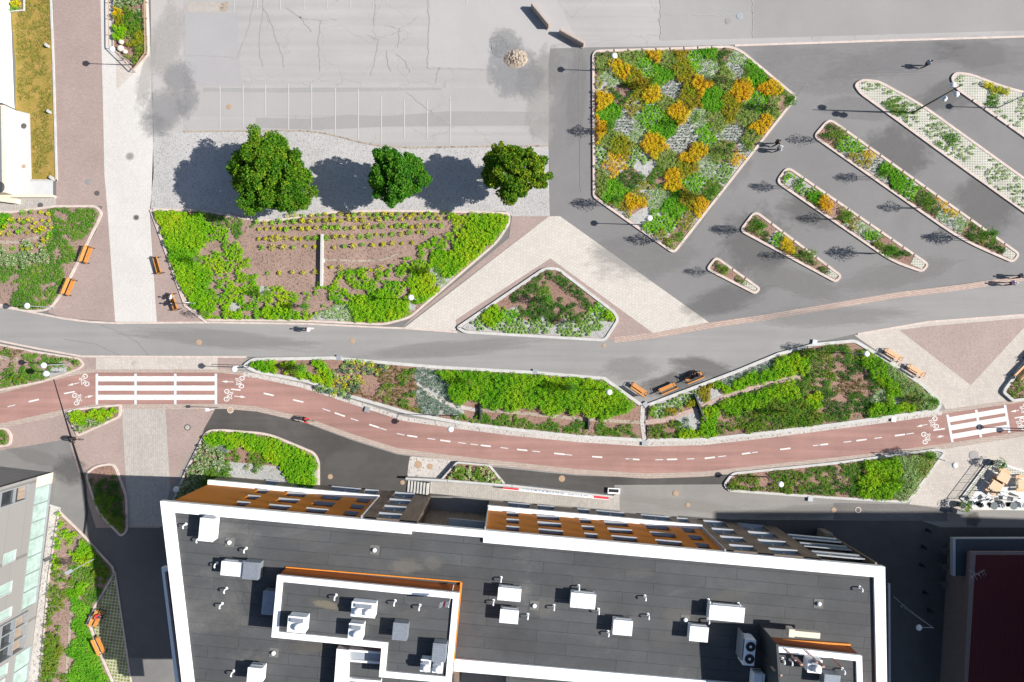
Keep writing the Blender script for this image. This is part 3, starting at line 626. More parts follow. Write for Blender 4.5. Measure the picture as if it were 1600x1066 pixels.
# parking bay lines
lm = MB()
def line(m, x0, y0, x1, y1, wd, z):
    a, b = P(x0, y0), P(x1, y1); d = (b-a).normalized(); n = Vector((-d.y, d.x, 0))*wd/2
    m.add([(a+n)[:2]+(z,), (a-n)[:2]+(z,), (b-n)[:2]+(z,), (b+n)[:2]+(z,)], [[0, 1, 2, 3]])
for x, y0, y1 in ((344, 134, 203), (380, 133, 200), (415, 131, 181), (451, 131, 205), (487, 131, 204), (524, 138, 210), (560, 140, 218), (596, 150, 226), (632, 158, 217), (668, 156, 217), (704, 152, 226)):
    line(lm, x, y0, x, y1, .10, .026)
for x, y1 in ((366, 18), (402, 13), (438, 16), (475, 15), (511, 14), (548, 13), (584, 13), (730, 8), (767, 6)): line(lm, x, -30, x, y1, .09, .026)
lm.build('parking_lines', m_faint, kind='structure')
# kerb line across the lot, raised seams
km = MB()
def strip(m, pts, wd, z0, z1):
    for (x0, y0), (x1, y1) in zip(pts[:-1], pts[1:]):
        a, b = P(x0, y0), P(x1, y1); d = b-a; m.box(((a+b)/2)[:2]+((z0+z1)/2,), (d.length+.02, wd, z1-z0), math.atan2(d.y, d.x))
strip(km, [(1148, 71.5), (1380, 64), (1600, 57.5), (1900, 48)], .22, -.05, .05); 
strip(km, [(-300, 441), (0, 479), (60, 490), (100, 498), (140, 503), (180, 505), (330, 504), (480, 506), (600, 512), (632, 513), (714, 519)], .2, -.05, .06)
strip(km, [(-300, 499), (0, 533), (60, 545), (128, 557), (385, 558)], .2, -.05, .06)
strip(km, [(1340, 522), (1450, 503), (1600, 492), (1900, 467)], .2, -.05, .05)
strip(km, [(322, 503), (290, 478), (262, 400), (236, 328)], .24, -.05, .12)
km.build('kerb', m_kerb, kind='structure')
e = MB(); strip(e, [(286, 206)]+[(x, y+1) for x, y in LB], .14, -.05, .05); e.build('timber_edging', m_dirt, kind='structure')
# black line of varying width across the lane
dm = MB(); ch = [(84, 593, .10), (104, 660, .16), (118, 706, .24), (127, 735, .30), (133, 760, .30), (136, 800, .26), (131, 836, .22)]
for (x0, y0, w0), (x1, y1, w1) in zip(ch[:-1], ch[1:]):
    a, b = P(x0, y0), P(x1, y1); n = Vector((-(b-a).y, (b-a).x, 0)).normalized()
    dm.add([(a+n*w0/2)[:2]+(.022,), (a-n*w0/2)[:2]+(.022,), (b-n*w1/2)[:2]+(.022,), (b+n*w1/2)[:2]+(.022,)], [[0, 1, 2, 3]])
dm.build('black_line', m_black, kind='structure')
# crossing and path markings
cm = MB(); ct = MB()
for y in (592, 606.5, 621): cm.sheet(px([(153, y-4), (336, y-4), (336, y+4), (153, y+4)]), .02)
for x in (151.5, 212, 274, 337.5): ct.sheet(px([(x-2, 584), (x+2, 584), (x+2, 632), (x-2, 632)]), .024)
def quad(m, pts, z): m.sheet(px(pts), z)
A0, A1, B0, B1 = (1480, 648), (1488, 691), (1570, 633), (1577, 676)
def lerp(a, b, t): return (a[0]+(b[0]-a[0])*t, a[1]+(b[1]-a[1])*t)
for t in (.19, .49, .80):
    a, b = lerp(A0, A1, t-.09), lerp(A0, A1, t+.09); c, d = lerp(B0, B1, t-.09), lerp(B0, B1, t+.09); quad(cm, [a, c, d, b], .02)
for t in (0, .5, 1):
    a, b = lerp(A0, B0, t), lerp(A1, B1, t); quad(ct, [(a[0]-2, a[1]), (a[0]+2, a[1]), (b[0]+2, b[1]), (b[0]-2, b[1])], .024)
def mid(x):
    def it(pts, x):
        for (x0, y0), (x1, y1) in zip(pts[:-1], pts[1:]):
            if min(x0, x1) <= x <= max(x0, x1): return y0+(y1-y0)*(x-x0)/(x1-x0)
    return (it(TOPB, x)+it(BOTB, x))/2
def dash(m, x, l, wd, z=.02, dy=0): line(m, x, mid(x)+dy, x+l, mid(x+l)+dy, wd, z)
for x in (45, 412, 458, 523, 577, 636, 688, 751, 808, 866, 925, 983, 1042, 1101, 1159, 1219, 1278, 1338, 1398): dash(cm, x, 16, .16)
for x in (12, 504, 548, 592, 620, 668, 716, 735, 782, 832, 882, 977, 1024, 1073, 1122, 1172, 1270, 1318, 1366, 1416): dash(ct, x, 12, .09, .02)
for x, l in ((100, 17), (361, 15), (1458, 18), (1585, 20)): dash(cm, x, l, .14)
def bike_mark(m, cx, cy, sg, rot=0):
    c = P(cx, cy); q = Matrix.Rotation(rot, 4, 'Z')
    T = lambda x, y: (c + q @ Vector((x, y, 0)))[:2]+(.021,)
    for wy in (-.42, .42):
        pts = [T(.25*sg+.30*math.cos(a), wy+.26*math.sin(a)) for a in np.linspace(0, 2*math.pi, 18)[:-1]]
        pi = [T(.25*sg+.20*math.cos(a), wy+.16*math.sin(a)) for a in np.linspace(0, 2*math.pi, 18)[:-1]]
        n = 17; m.add(pts+pi, [[i, (i+1) % n, (i+1) % n+n, i+n] for i in range(n)])
    def bar(x0, y0, x1, y1, w=.08):
        a, b = Vector((x0, y0, 0)), Vector((x1, y1, 0)); d = (b-a).normalized(); nn = Vector((-d.y, d.x, 0))*w/2
        m.add([T(*(a+nn)[:2]), T(*(a-nn)[:2]), T(*(b-nn)[:2]), T(*(b+nn)[:2])], [[0, 1, 2, 3]])
    s = sg
    for b in ((.25*s, -.42, -.25*s, -.25), (-.25*s, -.25, -.25*s, .2), (.25*s, -.05, -.25*s, .2), (.25*s, -.05, -.25*s, -.25), (.25*s, .42, -.38*s, .28), (-.38*s, .14, -.38*s, .42), (-.3*s, -.38, -.3*s, -.14)): bar(*b)
def arrow(m, x0, y0, x1, y1):
    line(m, x0, y0, x1, y1, .07, .021); a, b = P(x0, y0), P(x1, y1); d = (b-a).normalized(); n = Vector((-d.y, d.x, 0))*.13
    m.add([(b+n)[:2]+(.021,), (b-n)[:2]+(.021,), (b+d*.6)[:2]+(.021,)], [[0, 1, 2]])
bike_mark(cm, 131, 595, 1, R(14)); arrow(cm, 124, 598, 114, 600.5); bike_mark(cm, 122, 623, -1, R(14)); arrow(cm, 133, 621, 138, 620)
bike_mark(cm, 374, 597, 1, R(-4)); arrow(cm, 365, 597, 355, 596.5); bike_mark(cm, 358, 618, -1, R(-4)); arrow(cm, 366, 619, 376, 620)
bike_mark(cm, 1458, 661, 1, R(10)); arrow(cm, 1449, 663, 1440, 665); bike_mark(cm, 1448, 684, -1, R(10)); arrow(cm, 1464, 683, 1467, 682.5)
bike_mark(cm, 1594, 663, 1, R(10)); arrow(cm, 1592, 641, 1587, 642); bike_mark(cm, 1600, 640, 1, R(10))
cm.build('road_markings', m_white, kind='structure'); ct.build('crossing_bars', m_thermo, kind='structure')

# ------------------------------------------------------------------ planting beds
def seeds(txt):
    out = []
    for tok in txt.replace('\n', ' ').split(';'):
        tok = tok.strip()
        if tok: a = tok.split(); out.append((a[0], float(a[1]), float(a[2])))
    return out
def bed(poly, txt, where, r=8, kw=.28, kh=.15, kmat=None, gaps=(), soilm=None, z=.10, holes=(), dens=1.0, pin=.05):
    rp = rounded(poly, r)
    kerb(rp, kw, kh, kmat, gaps, skip=lambda m: 1001 < m[0] < 1011 and m[1] > 636 and m[1] < 689); soil(rp, soilm, z, kw*.6)
    if txt: plant_bed(rp, seeds(txt), where, z, kw+pin, holes, dens)
    return rp
def lerp2(t):
    pts = [(1012, 660), (1040, 656), (1085, 640), (1130, 621), (1180, 605), (1248, 588)]; k = min(4.999, t*5); i = int(k); f = k-i
    return (pts[i][0]*(1-f)+pts[i+1][0]*f, pts[i][1]*(1-f)+pts[i+1][1]*f)
GX = [(925, 79, 12), (1142, 72, 12), (1160, 80, 10), (1246, 152, 8), (1053, 398, 9), (926, 309, 6)]
bed(GX, """M 940 80;S 937 103;O 972 112;Y 990 122;S 985 88;O 1025 86;B 1010 107;G 1033 120;W 1049 142;S 1048 92;Y 1066 112;Y 1062 84;O 936 158;y 936 136;T 952 124;
M 970 150;O 1016 147;Y 1000 135;B 1019 178;S 1041 160;y 990 167;G 950 183;W 972 197;T 993 207;G 1041 200;W 1059 222;O 1058 176;O 934 206;S 951 214;Y 971 230;O 1018 227;
B 1092 95;G 1106 84;M 1127 85;T 1106 106;S 1132 122;T 1150 98;W 1152 112;G 1176 117;O 1091 132;Y 1075 150;G 1113 158;O 1158 138;O 1201 138;D 1230 158;B 1181 162;Y 1142 172;S 1118 190;S 1165 182;S 1207 172;
W 1142 207;O 1190 200;B 1104 211;S 1174 222;W 1165 233;O 1086 240;T 1089 188;W 1076 205;t 930 245;o 958 258;M 986 280;S 932 285;G 960 300;O 991 319;y 1000 297;t 1000 250;e 1010 262;S 1042 248;D 1025 275;
O 1048 283;Y 1078 266;T 1028 307;G 1055 322;y 968 332;B 1040 346;y 1078 345;B 1015 347;M 1062 375;y 1028 368;S 1043 387;T 1101 262;S 1130 240;o 1152 250;t 1130 270;B 1086 287;D 1110 300;O 1095 322;Y 1075 312;e 1004 340;x 1140 235""",
    'the patchwork bed', 8, .27, .16, None, lambda m: m[1] < 90 and m[0] < 1145)
def ne(line):
    (x0, y0), (x1, y1) = line
    return lambda m: m[1] < y0+(y1-y0)*(m[0]-x0)/(x1-x0)+3
bed([(1118, 400, 9), (1189, 451, 9), (1180, 461, 7), (1102, 421, 8)], 'M 1121 408;x 1130 418;M 1147 432;E 1140 425;x 1155 436;E 1175 450', 'the smallest island', 8, .25, .15, None, ne(((1118, 400), (1189, 451))), pin=.12)
bed([(1179, 328, 12), (1316, 431, 10), (1306, 443, 8), (1154, 361, 10)], 'M 1180 345;x 1172 362;M 1195 368;B 1208 378;O 1230 390;x 1248 385;M 1262 405;D 1245 402;x 1272 400;M 1285 418;E 1305 432', 'the second smallest island', 8, .25, .15, None, ne(((1179, 328), (1316, 431))), pin=.12)
bed([(1229, 259, 12), (1452, 413, 10), (1441, 427, 8), (1393, 410, 30), (1211, 285, 10)], 'B 1228 275;e 1240 288;B 1240 300;t 1262 293;G 1270 308;O 1290 320;D 1300 335;E 1305 320;S 1325 332;y 1335 348;T 1345 360;B 1360 372;x 1368 385;M 1385 392;E 1395 385;M 1405 398;E 1432 415', 'the middle island', 8, .25, .15, None, ne(((1229, 259), (1452, 413))), pin=.12)
bed([(1295, 184, 12), (1594, 397, 10), (1582, 412, 8), (1500, 376, 40), (1269, 214, 10)], """M 1298 198;x 1302 208;M 1290 220;B 1328 232;y 1335 248;o 1355 242;y 1350 255;W 1372 262;G 1385 268;W 1375 285;G 1400 292;B 1418 298;B 1410 308;D 1445 305;M 1430 318;x 1445 325;M 1455 335;
o 1478 328;T 1470 340;T 1495 352;C 1482 352;M 1515 360;x 1530 368;M 1545 375;D 1520 375;M 1560 385;E 1582 400""", 'the long planted island', 8, .25, .15, None, ne(((1295, 184), (1594, 397))), pin=.12)
# islands of grass grid paving
G6 = rounded([(1333, 133, 8), (1345, 124, 8), (1372, 126, 10), (1440, 163, 30), (1700, 350, 0), (1700, 405, 0), (1500, 262, 20), (1342, 147, 12)], 8)
G7 = rounded([(1484, 122, 8), (1492, 113, 8), (1515, 115, 10), (1570, 136, 30), (1750, 180, 0), (1750, 335, 0), (1600, 216, 10), (1492, 140, 12)], 8)
for gp, wh, sd in ((G6, 'the long grid-paved island', 'g 1355 135;g 1395 150;D 1400 165;g 1425 165;g 1450 188;D 1483 216;g 1475 205;g 1500 235;g 1530 250;g 1540 270;g 1570 275;g 1590 300;g 1600 275'), (G7, 'the upper right grid-paved island', 'g 1505 125;K 1553 137;g 1535 148;D 1555 155;g 1570 175;g 1590 195;g 1600 165')):
    kerb(gp, .26, .15, None, lambda m: m[1] < 160+(m[0]-1440)*.72 if m[0] < 1700 else False); MB().prism(offset(px(gp), .15), -.02, .11).build('grid_paving', m_grid, kind='structure')
    plant_bed(gp, seeds(sd), wh, .11, .35)
gg = MB()
for poly in ([(1163, 437), (1180, 447), (1184, 452), (1179, 457), (1155, 445)], [(1296, 419), (1311, 430), (1304, 438), (1285, 429)], [(1427, 398), (1447, 412), (1440, 423), (1419, 414)], [(1570, 384), (1589, 397), (1581, 408), (1562, 400)]):
    gg.sheet(offset(px(poly), .12), .125)
gg.build('grid_paving', m_grid, kind='structure')
# the large sloping bed
L1 = [(237, 326, 8), (300, 327, 0), (330, 330, 30), (420, 347, 40), (500, 331, 40), (600, 328, 0), (740, 330, 0), (797, 332, 8), (798, 348, 8), (780, 378, 30), (641, 498, 10), (600, 509, 12), (470, 503, 10), (320, 502, 12), (290, 474, 25), (266, 415, 20)]
bed(L1, """L 260 345;L 290 345;L 300 375;L 275 385;L 302 402;L 285 415;L 306 430;L 300 455;L 312 465;L 318 490;l 335 405;l 335 470;l 345 495;l 345 380;x 350 335;D 380 342;E 420 340;l 370 400;l 350 420;E 395 380;l 380 430;E 420 400;l 400 450;l 350 455;E 430 430;
l 400 480;L 360 495;L 410 497;L 450 497;l 440 470;l 470 480;E 460 440;T 515 500;T 545 498;E 500 420;l 500 470;l 545 455;l 580 450;L 590 470;E 540 400;E 600 400;l 620 440;L 570 490;L 610 485;L 660 445;L 675 460;L 690 405;L 710 420;
l 665 395;E 650 380;T 700 440;L 730 395;L 740 370;L 760 345;L 785 345;l 715 345;E 690 345;L 765 370;l 700 375;E 600 345;E 500 345;L 720 405""", 'the big sloping bed', 8, .24, .14, m_kerb, (), m_mulch2, .10, ((368, 481, 9), (414, 455, 8), (307, 404, 7), (682, 424, 8), (646, 480, 9)))
TBP = [(850, 418, 8), (872, 418, 8), (962, 487, 10), (968, 500, 8), (946, 534, 8), (725, 521, 8), (712, 512, 6)]
bed(TBP, """M 862 428;M 835 445;M 885 440;E 868 455;M 850 465;M 905 455;D 850 460;M 815 465;E 790 480;M 920 470;M 880 480;M 870 495;M 825 490;B 795 490;L 770 495;t 750 505;t 780 515;t 820 512;t 850 515;t 880 512;t 905 515;B 940 485;L 950 490;t 935 505;e 948 515;M 900 485;e 730 512""", 'the triangular bed', 8, .30, .20, m_kerbw)
LBP = [(-100, 330, 0), (20, 330, 0), (88, 321, 0), (152, 321, 10), (162, 333, 12), (146, 366, 10), (100, 458, 20), (78, 486, 12), (45, 489, 12), (0, 478, 0), (-100, 462, 0)]
bed(LBP, """G 5 320;E 40 350;E 20 385;E 60 360;D 110 340;D 140 338;D 125 360;D 100 378;D 105 400;E 135 390;F 15 400;F 55 402;D 20 425;D 60 430;D 90 425;D 40 460;D 75 455;E 110 420;E 5 460""", 'the bed left of the path', 8, .24, .14, m_kerb, (), m_mulch2)
bed([(-100, 528, 0), (0, 537, 0), (60, 549, 0), (125, 559, 8), (133, 570, 5), (126, 577, 4), (106, 585, 4), (66, 598, 0), (0, 611, 0), (-100, 635, 0)], """x 10 545;R 25 550;D 50 555;D 80 562;D 110 565;X 125 568;E 40 563;E 5 565;x 15 580;D 40 585;D 60 585;X 30 595;e 95 578;D 10 600;E 0 590""", 'the left edge bed', 8, .2, .12, m_kerb, (), m_mulch2)
bed([(102, 643, 8), (120, 638, 5), (190, 631, 5), (190, 652, 8), (122, 683, 6)], 'L 125 652;L 150 645;L 175 640;F 125 670;F 150 665;x 170 660;F 182 650', 'the small bed below the crossing', 7, .24, .14)
bed([(-60, 668, 0), (12, 668, 8), (20, 680, 5), (18, 697, 8), (-60, 706, 0)], 'D 8 675;D 6 690', 'the tiny left edge bed', 7, .24, .14)
bed([(133, 740, 10), (150, 727, 8), (180, 722, 12), (200, 775, 10), (201, 830, 8), (190, 840, 8), (152, 800, 15)], 'E 165 735;M 150 760;M 175 760;X 165 790;M 190 800;X 190 820', 'the shaded bed', 7, .24, .14)
bed([(322, 672, 16), (345, 670, 10), (420, 676, 20), (492, 706, 12), (500, 720, 8), (500, 768, 0), (262, 800, 0), (290, 735, 10)], """L 330 682;L 360 688;L 395 690;L 425 695;L 455 705;L 480 715;L 470 728;F 315 695;F 330 708;F 305 715;F 300 735;F 320 728;C 348 700;x 365 712;x 400 718;E 380 715;F 345 712;F 290 755;F 312 752;X 330 750;E 420 745""", 'the corner bed by the building', 10, .24, .14)
sheet('gravel_strip', [(334, 719), (420, 727), (499, 735), (498, 765), (330, 757)], .13, m_pebble)
BA = [(378, 572, 8), (395, 559, 8), (520, 557, 0), (680, 571, 0), (840, 580, 0), (945, 589, 0), (1003, 631, 2), (1003, 660, 0), (1006, 690, 0), (900, 684, 0), (800, 673, 0), (720, 663, 0), (640, 648, 0), (550, 622, 0), (480, 598, 0), (400, 583, 10)]
BB = [(1010, 631, 2), (1150, 578, 0), (1215, 551, 0), (1272, 536, 6), (1335, 530, 8), (1378, 556, 0), (1445, 602, 8), (1471, 630, 8), (1466, 643, 6), (1400, 652, 0), (1300, 666, 0), (1200, 678, 0), (1100, 689, 0), (1007, 690, 0)]
bed(BA, """L 400 573;L 425 572;E 440 570;X 455 580;L 470 585;L 450 572;E 470 565;L 485 590;E 490 580;L 505 572;E 515 565;E 540 590;E 570 575;E 580 610;R 600 590;R 620 575;x 635 585;R 640 600;x 600 615;R 615 625;R 580 628;x 625 640;x 640 630;R 560 612;
C 660 590;C 680 575;C 690 600;C 665 620;C 680 635;C 700 640;C 715 645;H 700 585;H 715 600;H 740 590;H 770 600;H 800 595;H 830 600;H 860 600;H 890 605;H 920 610;H 950 612;H 975 625;H 960 640;H 930 638;H 900 632;H 870 625;H 840 622;H 800 620;H 765 625;H 725 618;
E 735 641;E 775 647;E 830 650;E 880 653;E 920 658;E 960 657;D 745 652;D 780 662;D 820 664;D 860 672;D 900 675;D 935 672;D 980 680;E 995 650;E 990 665;D 760 664;D 800 671;D 843 675;D 882 680;D 920 685;D 955 686;D 720 655;E 700 655;x 970 672""", 'the long roadside bed', 8, .34, .2, m_kerbw, (), m_mulch, .10, [(652+i*8, 598+i*5.2, 4) for i in range(9)]+[(745+i*9, 640.5+i*.75, 4) for i in range(30)]+[(1001, 636+i*6, 6) for i in range(9)])
bed(BB, """L 1012 645;t 1030 640;t 1050 632;t 1070 622;t 1090 612;Y 1050 640;Y 1100 610;Y 1075 628;x 1040 650;e 1120 613;L 1125 608;C 1140 595;C 1160 587;L 1150 600;L 1170 595;C 1180 578;L 1195 590;C 1200 570;H 1218 570;L 1240 572;L 1225 580;L 1165 603;D 1250 600;
x 1025 675;x 1050 668;x 1045 685;C 1070 660;e 1082 662;L 1080 680;L 1100 678;L 1110 645;H 1140 632;H 1170 625;H 1200 612;H 1230 610;x 1130 655;x 1150 665;x 1160 648;X 1185 660;X 1180 680;X 1210 640;X 1230 655;x 1215 675;X 1240 630;X 1260 650;X 1280 660;L 1275 625;x 1260 605;x 1285 580;x 1280 545;
X 1260 548;M 1310 545;D 1330 545;D 1335 560;M 1310 570;M 1320 590;D 1300 600;M 1290 630;M 1310 620;M 1300 640;R 1315 605;M 1280 605;M 1330 620;R 1340 600;M 1345 640;D 1320 655;x 1290 655;M 1350 590;M 1362 605;M 1338 575;M 1325 635;H 1350 560;H 1365 575;H 1380 590;H 1395 605;T 1375 620;H 1360 650;H 1375 640;H 1390 628;L 1410 640;H 1400 615;
P 1400 585;P 1410 600;S 1425 595;P 1430 610;S 1420 620;P 1445 620;S 1430 635;P 1450 635;C 1400 625;P 1410 610;P 1455 628""", 'the right roadside bed', 8, .34, .2, m_kerbw, (), m_mulch, .10, [(lerp2(t)[0], lerp2(t)[1], 5.5) for t in [i/40 for i in range(41)]])
for pts in ([(380, 585), (400, 587), (470, 602), (550, 628), (630, 654), (720, 667), (800, 677), (900, 687), (1008, 694), (1100, 692), (1200, 681), (1300, 668), (1400, 655), (1472, 645)],):
    sheet('pebble_strip', [(x, y-3.5) for x, y in pts]+[(x, y+3.5) for x, y in reversed(pts)], .026, m_cobble_w)
BC = [(1143, 738, 8), (1300, 722, 0), (1465, 700, 6), (1478, 706, 6), (1418, 786, 8), (1310, 780, 0), (1138, 768, 6), (1129, 757, 6)]
bed(BC, """x 1145 750;x 1165 748;X 1150 760;x 1180 762;E 1195 742;x 1210 745;x 1240 745;D 1300 775;D 1335 765;x 1250 755;X 1230 765;D 1265 748;D 1285 745;M 1305 745;D 1290 765;M 1275 770;M 1320 760;D 1330 728;D 1325 740;H 1355 730;H 1385 725;H 1350 755;H 1380 750;H 1350 775;H 1380 772;H 1400 728;H 1395 755;
P 1410 722;P 1425 720;S 1440 722;P 1420 740;P 1405 765;P 1400 778;S 1435 735;P 1415 755;e 1465 710;S 1455 715""", 'the bed below the cycle path', 8, .26, .16, m_kerbw)
bed([(714, 720, 4), (765, 725, 3), (791, 757, 0), (688, 749, 0)], 'V 715 730;V 735 730;V 760 735;V 705 744;V 735 745;V 770 750;X 750 740;X 720 738', 'the ramp wall bed', 3, .18, .5, m_kerbw, (), m_mulch, .42)
sheet('cobble_island', rounded([(640, 713), (716, 720), (686, 749), (636, 745)], 5), .018, m_cobble_w)
# beds by the left building
bed([(92, 796, 3), (131, 834, 3), (179, 886, 8), (180, 897, 6), (142, 962, 4), (141, 972, 4), (154, 1010, 5), (180, 1070, 0), (205, 1130, 0), (52, 1130, 0), (62, 1066, 0), (76, 900, 0)], """l 98 815;l 105 835;l 92 850;l 90 870;l 105 860;E 118 850;E 112 880;x 85 900;x 90 925;x 108 910;x 82 950;x 98 945;x 80 975;X 85 1010;X 80 1040;x 95 1060;E 105 1000;E 110 950;E 100 970;E 104 1040;L 140 850;L 135 870;D 150 880;X 160 890;L 128 920;D 140 930;D 150 905;G 125 950;G 135 990;G 120 1010;G 140 1030;G 118 1050;G 155 1060;G 130 970;G 70 1100;G 120 1100;D 130 900""",
    'the bed by the grey building', 6, .2, .14, m_kerb, (), m_mulch2, .10, (), 1.0)
sheet('grid_paving', [(181, 896), (204, 1066), (214, 1140), (186, 1080), (155, 1010), (143, 970), (143, 963)], .012, m_grid2)
kk = MB(); strip(kk, [(180, 893), (192, 975), (205, 1066), (216, 1140)], .16, -.05, .08); kk.build('kerb', m_kerb, kind='structure')
sheet('gravel_strip', [(79, 789), (93, 794), (77, 900), (63, 1066), (55, 1130), (30, 1130), (44, 1066)], .02, m_cobble_w)
kk = MB(); strip(kk, [(78, 789), (94, 794)], .2, -.05, .12); strip(kk, [(94, 794), (77, 900), (63, 1066), (57, 1120)], .1, -.05, .12); kk.build('kerb', m_kerbw, kind='structure')
bed([(177, -100, 0), (177, 76, 2), (210, 112, 3), (233, 86, 4), (230, 0, 0), (230, -100, 0)], 'F 190 8;F 215 15;X 205 25;Y 185 30;O 182 25;L 188 50;X 210 45;Y 220 60;M 220 30;E 190 70;E 205 85;Y 212 72;X 205 92;X 222 80;X 215 -20;D 190 -30;x 200 60', 'the narrow top left bed', 4, .14, .14, m_kerb)
sheet('lawn', [(8, -100), (79, -100), (82, 30), (88, 281), (50, 281), (47, 178), (24, 172), (24, 100)], .02, m_lawn_dry)
plant_bed(px and [(24, -20), (79, -20), (87, 275), (52, 275), (48, 176), (26, 170)], seeds('q 50 20;q 55 70;q 55 120;q 65 160;q 66 210;q 68 255'), 'the dry lawn', .02, .1)
kk = MB(); strip(kk, [(79, -100), (80, 0), (84, 100), (89, 283)], .2, -.05, .1); strip(kk, [(90, 282), (50, 282)], .15, -.05, .1); kk.build('kerb', m_kerbw, kind='structure')
sheet('concrete_yard', [(22, 172), (47, 178), (50, 282), (83, 283), (83, 306), (24, 308)], .012, plain('pale_concrete', (.46, .46, .46), .8, 0, .05, 1))
sheet('pavement', [(30, 308), (88, 306), (88, 322), (20, 331), (-50, 331), (-50, 314)], .012, m_pale3)
bed([(1566, 607, 5), (1564, 614, 5), (1580, 628, 0), (1700, 612, 0), (1700, 460, 0), (1600, 562, 0)], 'x 1585 610;D 1600 600;x 1590 595;D 1610 580', 'the right edge bed', 5, .3, .3, m_kerbw)
bed([(18, -40, 0), (39, -40, 0), (40, 18, 2), (14, 20, 2)], 'K 25 3;G 20 15;K 28 -10;E 35 10', 'the corner planter', 2, .12, .2, m_kerbw)
print('LEAVES', NL[0])

# small channels made of stone through the beds, low weir walls
sm = MB()
def channel(pts, wd, z=.13, mat=None):
    m = MB()
    for (x0, y0), (x1, y1) in zip(pts[:-1], pts[1:]):
        a, b = P(x0, y0), P(x1, y1); n = Vector((-(b-a).y, (b-a).x, 0)).normalized()*wd/2
        m.add([(a+n)[:2]+(z,), (a-n)[:2]+(z,), (b-n)[:2]+(z,), (b+n)[:2]+(z,)], [[0, 1, 2, 3]])
    return m.build('stone_channel', mat or m_cobble_w, kind='structure')
channel([(1008, 660), (1040, 656), (1085, 640), (1130, 621), (1180, 605), (1250, 588)], .5, .13, gravel('tan_cobbles', (.36, .27, .235), (.2, .15, .13), 8, .7))
channel([(652, 598), (670, 615), (700, 632), (745, 641)], .4); channel([(745, 640), (810, 645), (900, 654), (1000, 660)], .35, .12, m_dirt)
channel([(1004, 634), (1003, 660), (1007, 691)], .45)
channel([(505, 406), (560, 408), (595, 407), (622, 398)], .22, .125, m_dirt); channel([(0, 379), (30, 379), (62, 371)], .35, .125, m_dirt)
channel([(127, 836), (118, 880), (112, 960), (104, 1066)], .32, .13, m_dirt); channel([(30, 562), (0, 558)], .4, .125, m_dirt)
for a, b, wd, h, lab in (((505, 367), (504, 448), .22, .55, 'low white weir wall standing in the big sloping bed'),
                      ((751, 632), (751, 655), .12, .5, 'low steel weir plate in the long bed, left of the other one'),
                      ((919, 652), (919, 671), .12, .5, 'low steel weir plate in the long bed near its right end'),
                      ((1084, 616), (1099, 656), .14, .6, 'slanting low weir plate across the stone channel')):
    A, B = P(*a), P(*b); d = B-A; m = MB(); m.box((0, 0, h/2), (d.length, wd, h)); m.box((0, 0, h+.02), (d.length+.02, wd+.02, .03)); m.box((0, 0, .1), (.4, wd+.3, .12))
    o = m.build('weir_wall', m_kerbw if wd > .15 else m_dark, label=lab, cat='weir'); o.location = (A+B)/2; o.rotation_euler = (0, 0, math.atan2(d.y, d.x))
for (x, y, rx, ry, sd) in ((368, 481, 9, 8, 2), (414, 455, 8, 9, 3), (307, 404, 8, 4, 4), (680, 424, 9, 7, 5), (644, 478, 7, 7, 6), (1082, 662, 9, 4, 7)): blob('pebbles', x, y, rx, ry, .135, m_pebble, sd)

# ------------------------------------------------------------------ individual shrubs in rows
def shrub_mesh(name, r, h, n, lf, mat, seed, asp=.5, up=.5):
    c = mounds(np.array([0.]), np.array([0.]), r, h, n, seed, .1); me = leafmesh(name, c, lf, up, asp, seed); me.materials.append(mat); return me
ysh = [shrub_mesh('yellow_shrub', .30, .42, 55, .17, L['K'], 900+i) for i in range(4)]
ysh += [shrub_mesh('yellow_shrub', .30, .40, 50, .17, L['L'], 910+i) for i in range(2)]
ORD = ['first', 'second', 'third', 'fourth', 'fifth', 'sixth', 'seventh', 'eighth', 'ninth', 'tenth', 'eleventh', 'twelfth', 'thirteenth']
def scatter_rows(name, rows, meshes, label, cat, group, z=.1, jit=1.5, smin=.75, smax=1.15):
    r = random.Random(name+label)
    for ri, (x0, y0, x1, y1, n) in enumerate(rows):
        for i in range(n):
            t = i/max(1, n-1); x = x0+(x1-x0)*t+r.uniform(-jit, jit); y = y0+(y1-y0)*t+r.uniform(-jit, jit)
            o = bpy.data.objects.new(name, r.choice(meshes)); C.objects.link(o); o.location = P(x, y, z); s = r.uniform(smin, smax); o.scale = (s, s, s); o.rotation_euler = (0, 0, r.uniform(0, 6))
            k = i if i < (n+1)//2 else n-1-i; tag(o, '%s, %s from %s in row %s' % (label, ORD[k], 'left' if i < (n+1)//2 else 'right', ORD[ri] + ' from top'), cat, group)
scatter_rows('yellow_shrub', [(452, 337, 692, 334, 22), (402, 348, 700, 340, 26), (404, 359, 690, 353, 26), (404, 374, 505, 372, 10), (512, 373, 665, 363, 13), (412, 387, 492, 386, 6), (522, 386, 645, 380, 9), (420, 427, 495, 425, 5), (518, 418, 565, 424, 4), (580, 423, 612, 414, 3)],
             ysh, 'yellow shrub in big sloping bed', 'shrub', 'yellow shrubs in rows in the big bed')
scatter_rows('yellow_shrub', [(36, 332, 78, 334, 4), (20, 344, 80, 345, 5), (5, 346, 75, 350, 5), (10, 356, 82, 357, 6), (4, 366, 60, 362, 5), (62, 364, 72, 357, 2), (22, 388, 62, 384, 4), (38, 392, 48, 390, 2), (70, 378, 80, 366, 4)],
             ysh, 'yellow shrub in left bed', 'shrub', 'yellow shrubs in the left bed')
sed = [shrub_mesh('round_sedge', .28, .35, 60, .15, m, 930+i) for i, m in enumerate((L['C'], L['T'], L['K'], L['V']))]
